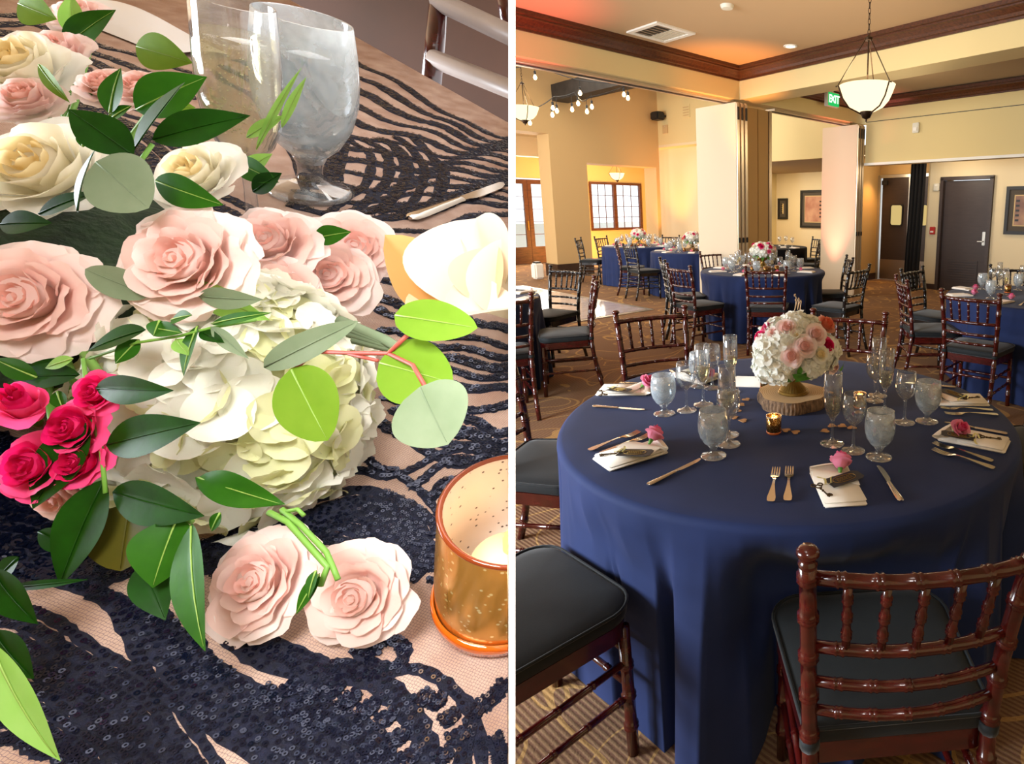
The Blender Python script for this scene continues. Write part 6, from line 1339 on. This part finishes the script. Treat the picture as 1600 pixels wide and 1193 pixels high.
s_ = sprig('grey-green eucalyptus leaves tucked under the ruffled blush rose', 'eucalyptus_leaf'); leaf(s_, (235, 462), (132, 420), 46, 0.335, 0.33, 'grey', 'round', curl=0.1); leaf(s_, (310, 462), (410, 468), 30, 0.335, 0.335, 'grey', 'lance', tilt=0.6); leaf(s_, (300, 445), (420, 500), 44, 0.345, 0.345, 'pale', 'lance', tilt=0.5)
s_ = sprig('leafy sprig lying across the top of the hydrangea')
stem(s_, [(140, 560, 0.315), (215, 535, 0.31), (280, 525, 0.31), (330, 512, 0.312), (400, 500, 0.32)], 0.0007, M['grstem'])
for a in (((228, 515), (136, 548), 42, 'dark'), ((218, 530), (180, 568), 26, 'mid'), ((236, 512), (285, 520), 26, 'mid'), ((268, 500), (300, 492), 24, 'mid'), ((310, 508), (286, 588), 34, 'mid'), ((275, 530), (295, 555), 20, 'pale'), ((330, 506), (424, 488), 18, 'mid'), ((330, 510), (388, 560), 22, 'grey'), ((250, 500), (240, 525), 22, 'mid'), ((312, 518), (350, 535), 18, 'dark')):
    leaf(s_, a[0], a[1], a[2], 0.312, 0.308, a[3], tilt=0.4 * math.sin(a[0][0]))
s_ = sprig('trailing ruscus sprig with large dark leaves hanging down the left front')
stem(s_, [(130, 560, 0.31), (140, 640, 0.305), (158, 700, 0.30), (165, 770, 0.295)], 0.0009, M['grstem'])
for a in (((150, 606), (270, 610), 44, 0.3), ((166, 695), (312, 660), 64, 0.1), ((138, 660), (50, 795), 66, -0.2), ((176, 768), (318, 806), 66, 0.2), ((164, 748), (92, 915), 74, -0.1)): leaf(s_, a[0], a[1], a[2], 0.298, 0.29, 'dark', tilt=a[3], curl=0.08)
s_ = sprig('broad leaves under the hydrangea beside the front rose', 'rose_leaf_spray')
stem(s_, [(200, 760, 0.31), (260, 800, 0.305), (300, 815, 0.30)], 0.0012, M['grstem'])
leaf(s_, (205, 785), (188, 892), 112, 0.305, 0.298, 'olive', 'round', curl=0.05); leaf(s_, (278, 808), (238, 918), 84, 0.295, 0.285, 'mid', tilt=-0.3); leaf(s_, (300, 818), (318, 1018), 76, 0.292, 0.268, 'mid', tilt=0.3); leaf(s_, (222, 880), (258, 968), 40, 0.295, 0.285, 'dark', tilt=-0.6); leaf(s_, (308, 745), (442, 788), 50, 0.315, 0.31, 'mid', wav=0.02); leaf(s_, (345, 800), (330, 830), 20, 0.30, 0.30, 'mid')
s_ = sprig('pale and dark leaves at the lower left corner', 'leaf_spray')
for a in (((-14, 888), (58, 975), 52, 'dark', .27), ((-10, 985), (52, 1060), 60, 'dark', .262), ((-12, 1005), (92, 1190), 60, 'pale', .215), ((12, 918), (136, 905), 14, 'dark', .28), ((30, 870), (-5, 905), 30, 'dark', .285), ((60, 830), (130, 860), 34, 'dark', .30)): leaf(s_, a[0], a[1], a[2], a[4], a[4], a[3])
s_ = sprig('narrow leaves beside the blush rose at the left edge', 'leaf_spray')
for a in (((125, 585), (14, 590), 40, 'dark', .312), ((60, 590), (-10, 560), 30, 'mid', .31), ((115, 560), (70, 575), 20, 'pale', .31), ((90, 610), (100, 640), 26, 'mid', .315), ((95, 560), (-5, 620), 30, 'dark', .32)): leaf(s_, a[0], a[1], a[2], a[4], a[4], a[3])
s_ = sprig('eucalyptus branch with red stems and round leaves reaching right over the sequins', 'eucalyptus_branch')
stem(s_, [(455, 582, 0.315), (490, 549, 0.312), (540, 551, 0.305), (607, 552, 0.295), (638, 522, 0.292)], 0.0011, M['redstem']); stem(s_, [(545, 553, 0.304), (590, 563, 0.298)], 0.0009, M['redstem']); stem(s_, [(607, 552, 0.295), (645, 570, 0.288), (668, 610, 0.28)], 0.0010, M['redstem'])
leaf(s_, (616, 492), (746, 512), 66, 0.29, 0.288, 'lime', 'round', curl=0.05, fold=0.05); leaf(s_, (592, 566), (708, 598), 104, 0.294, 0.29, 'lime', 'round', curl=0.03, fold=0.03); leaf(s_, (656, 604), (700, 694), 124, 0.276, 0.268, 'grey', 'round', curl=0.05, fold=0.04); leaf(s_, (455, 575), (512, 688), 98, 0.312, 0.305, 'lime', 'round', curl=0.04, fold=0.03); leaf(s_, (412, 574), (558, 502), 40, 0.315, 0.305, 'grey', 'round', tilt=0.4)
s_ = sprig('soft green leaves behind, between flute and blush roses', 'leaf_spray')
for a in (((365, 250), (435, 285), 34, 'mid', .46), ((380, 270), (425, 240), 26, 'pale', .47), ((400, 235), (470, 105), 12, 'pale', .5), ((440, 200), (478, 120), 14, 'pale', .5), ((395, 300), (440, 270), 30, 'dark', .46), ((490, 372), (548, 362), 30, 'mid', .45), ((385, 215), (445, 180), 20, 'pale', .5)): leaf(s_, a[0], a[1], a[2], a[4], a[4], a[3], tilt=0.3)
s_ = sprig('lime and green leaves at the top left behind the pale roses', 'leaf_spray')
for a in (((28, 5), (88, 30), 50, 'lime', .58), ((100, 75), (180, 15), 44, 'mid', .6), ((118, 60), (110, -10), 30, 'pale', .6), ((212, 72), (300, 98), 54, 'lime', .55), ((60, 100), (108, 160), 22, 'lime', .5), ((130, 160), (138, 125), 22, 'mid', .5), ((105, 110), (130, 70), 30, 'mid', .58), ((250, 165), (305, 168), 26, 'lime', .45)): leaf(s_, a[0], a[1], a[2], a[4], a[4], a[3], tilt=0.3)
s_ = sprig('white-pale stem ends behind the eucalyptus branch', 'stem_bundle')
for k in range(4): stem(s_, [(530 + 8 * k, 500 + 10 * k, 0.36), (600 + 10 * k, 530 + 6 * k, 0.355), (650, 560 + 5 * k, 0.35)], 0.003, LM['grey'])
s_ = sprig('green stems and sepals of the pair of front roses', 'cut_flowers')
stem(s_, [(420, 800, 0.30), (450, 815, 0.298), (490, 860, 0.294), (512, 885, 0.29), (500, 915, 0.288)], 0.0015, M['grstem']); stem(s_, [(440, 795, 0.30), (470, 820, 0.298), (510, 862, 0.294), (522, 890, 0.29), (528, 905, 0.288)], 0.0013, M['grstem']); stem(s_, [(440, 800, 0.30), (465, 795, 0.299), (475, 805, 0.298)], 0.0010, M['grstem'])
leaf(s_, (500, 895), (462, 960), 22, 0.283, 0.278, 'mid'); leaf(s_, (495, 890), (482, 935), 24, 0.282, 0.278, 'mid', tilt=0.4)
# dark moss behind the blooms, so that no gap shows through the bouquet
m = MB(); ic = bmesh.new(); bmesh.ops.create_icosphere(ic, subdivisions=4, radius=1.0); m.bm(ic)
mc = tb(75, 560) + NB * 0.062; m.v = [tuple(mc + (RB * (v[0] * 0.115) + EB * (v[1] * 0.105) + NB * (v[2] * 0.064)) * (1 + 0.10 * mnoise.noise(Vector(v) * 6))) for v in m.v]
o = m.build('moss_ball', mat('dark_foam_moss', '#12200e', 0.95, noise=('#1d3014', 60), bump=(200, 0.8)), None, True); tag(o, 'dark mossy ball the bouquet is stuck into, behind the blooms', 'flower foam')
# mercury votive, cut by the partition
vb = BM.copy(); vb.translation = tb(783, 938); vb = vb @ Matrix.Scale(1.12, 4)
vt = thing('votive_candle', 'large gold mercury glass votive against the white partition, lit inside', 'candle', mw=vb)
vi = vb.inverted()
def cutl(name, prof, mt, n=56):
    m = MB(); m.lathe(prof, n, caps=False); c = bakem(clip(bakem(m, vb)), vi); return c.build(name, mt, vt, True)
def mercury2(inner):
    m = mercury(); nt = m.node_tree; b = nt.nodes['Principled BSDF']
    for nd in nt.nodes:
        if nd.type == 'TEX_VORONOI': nd.inputs['Scale'].default_value = 230
        if nd.type == 'VALTORGB':
            if inner: nd.color_ramp.elements[0].color = srgb('#5a4a44'); nd.color_ramp.elements[1].color = srgb('#e6d6cc'); nd.color_ramp.elements[0].position = 0.12; nd.color_ramp.elements[1].position = 0.2
            else: nd.color_ramp.elements[0].color = srgb('#ffe9a0'); nd.color_ramp.elements[1].color = srgb('#d69a40'); nd.color_ramp.elements[0].position = 0.14; nd.color_ramp.elements[1].position = 0.24
    b.inputs['Metallic'].default_value = 0.1 if inner else 0.6; b.inputs['Roughness'].default_value = 0.35 if inner else 0.2; return m
cutl('holder', [(0.0335, 0.012), (0.0350, 0.03), (0.0362, 0.078)], mercury2(False)); cutl('inner_wall', [(0.0340, 0.0785), (0.0332, 0.03), (0.031, 0.014), (0.0, 0.014)], mercury2(True))
cutl('rim', [(0.0360, 0.0770), (0.0368, 0.0790), (0.0352, 0.0802), (0.0338, 0.0786)], mat('amber_rim', '#8a3a18', 0.12, 0.2, coat=0.6)); cutl('base_ring', [(0.0, 0.0005), (0.030, 0.0005), (0.0345, 0.004), (0.0358, 0.010), (0.0350, 0.0155), (0.0338, 0.0125)], mat('amber_glass_base', '#d8640c', 0.08, 0.1, coat=0.8))
cutl('candle', [(0.0, 0.0145), (0.019, 0.0145), (0.019, 0.036), (0.0, 0.036)], mat('tealight_wax', '#f2e6c4', 0.5, emit=('#ffb85c', 0.12)), 32); cutl('flame', [(0.0, 0.040), (0.004, 0.046), (0.005, 0.054), (0.002, 0.064), (0.0, 0.070)], M['flame'], 16)
lamp('votive_glow', 'POINT', vb @ Vector((-0.012, 0, 0.062)), 0.012, (1, 0.66, 0.28), radius=0.006)
# glasses behind
fb = BM.copy(); fb.translation = tb(398, 372)
t = thing('champagne_flute', 'tall champagne flute with bubbles standing behind the bouquet', 'glass', mw=fb @ Matrix.Diagonal((1.28, 1.28, 1.06, 1)))
link('bowl', NEAR['flute'], t); link('stem', NEAR['flute_stem'], t)
link('champagne', lathe_mesh('champagne', [(0.0, 0.0806), (0.0068, 0.0822), (0.0150, 0.0955), (0.0198, 0.1125), (0.0218, 0.135), (0.0220, 0.165), (0.0212, 0.186), (0.0, 0.1862)], thinglass('sparkling_champagne', (0.97, 0.91, 0.70, 1), 0.10, 0.10), 32), t)
bb = MB()
for k in range(160):
    a = rh.random() * 6.28; z = 0.10 + 0.083 * rh.random(); r_ = 0.0208 * math.sqrt(rh.random()) * (0.75 if z < 0.12 else 1); ic = bmesh.new(); bmesh.ops.create_icosphere(ic, subdivisions=1, radius=0.0004 + 0.0004 * rh.random()); bb.bm(ic, Matrix.Translation((r_ * math.cos(a), r_ * math.sin(a), z)))
o = bb.build('bubbles', mat('bubble_white', '#f4ecd0', 0.2), t, True); o['kind'] = 'stuff'
gb_ = BM.copy(); gb_.translation = tb(486, 300)
t = thing('water_goblet', 'iced water goblet behind the champagne flute', 'glass', mw=gb_ @ Matrix.Diagonal((1.25, 1.25, 1.32, 1))); link('bowl', NEAR['goblet'], t); link('foot', NEAR['goblet_foot'], t); link('iced_water', NEAR['goblet_water'], t)
# white napkin mound, cutlery and the chair beyond
nb = BM.copy(); nb.translation = tb(225, 55)
m = MB(); m.grid(lambda u, v: (-0.10 + 0.20 * u, -0.05 + 0.10 * v, 0.003 + 0.035 * math.sin(PI * v) ** 0.7 * (0.8 + 0.2 * math.sin(5 * u)) * math.sin(PI * min(1, 0.08 + 0.9 * u)) ** 0.4), 18, 12); o = m.build('white_napkin', mat('white_linen', '#f2f2f4', 0.8), None, True); o.matrix_world = nb; tag(o, 'rolled white napkin at the top edge behind the bouquet', 'napkin')
def cutthing(name, label, cat, parts, mw):
    t = thing(name, label, cat, mw=mw); inv = mw.inverted()
    for nm, mb, mt in parts: bakem(clip(bakem(mb, mw)), inv).build(nm, mt, t, 'auto')
    return t
a, b = tb(640, 345), tb(800, 285); d_ = BI.to_3x3() @ (b - a); kw = BM.copy(); kw.translation = a; kw = kw @ Matrix.Rotation(math.atan2(d_.y, d_.x) - PI / 2, 4, 'Z')
def me_mb(me): return MB().add([v.co for v in me.vertices], [list(p.vertices) for p in me.polygons])
cutthing('dinner_knife', 'shiny knife lying on the sequinned cloth against the partition', 'knife', (('handle', me_mb(KNF_H), M['cutl']), ('blade', me_mb(KNF_B), M['cutl'])), kw)
bw = MB(); c4 = [EYE + vec((px - CX) / FPX, (CY - py) / FPX, 1.0) * 1.72 for px, py in ((330, 330), (830, 330), (830, -160), (330, -160))]
nb2 = (c4[1] - c4[0]).cross(c4[3] - c4[0]).normalized() * -0.03
bw.add(c4 + [p + nb2 for p in c4], [(0, 1, 2, 3), (4, 7, 6, 5), (0, 4, 5, 1), (1, 5, 6, 2), (2, 6, 7, 3), (3, 7, 4, 0)]); clip(bw).build('wall_backdrop', mat('brown_timber_screen', '#47291a', 0.6, noise=('#382012', 3)), None, False)['kind'] = 'structure'
ch = thing('dark_chair', 'dark red chair with two slats coloured pale for their glint beyond the table edge', 'chair', (0, 0, 0))
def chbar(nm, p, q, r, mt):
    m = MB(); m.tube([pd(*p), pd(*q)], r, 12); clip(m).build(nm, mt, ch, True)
chbar('post', (690, -40, 1.5), (672, 150, 1.45), 0.022, M['mahog']); chbar('slat', (685, 2, 1.48), (830, 70, 1.36), 0.024, mat('slat_glint_paint', '#8f827c', 0.4)); chbar('slat', (678, 92, 1.46), (830, 152, 1.34), 0.022, mat('slat_glint_paint_low', '#948780', 0.4)); chbar('leg', (780, -40, 1.6), (800, 60, 1.6), 0.02, M['mahog'])  # slats coloured pale grey for the glint on dark lacquer
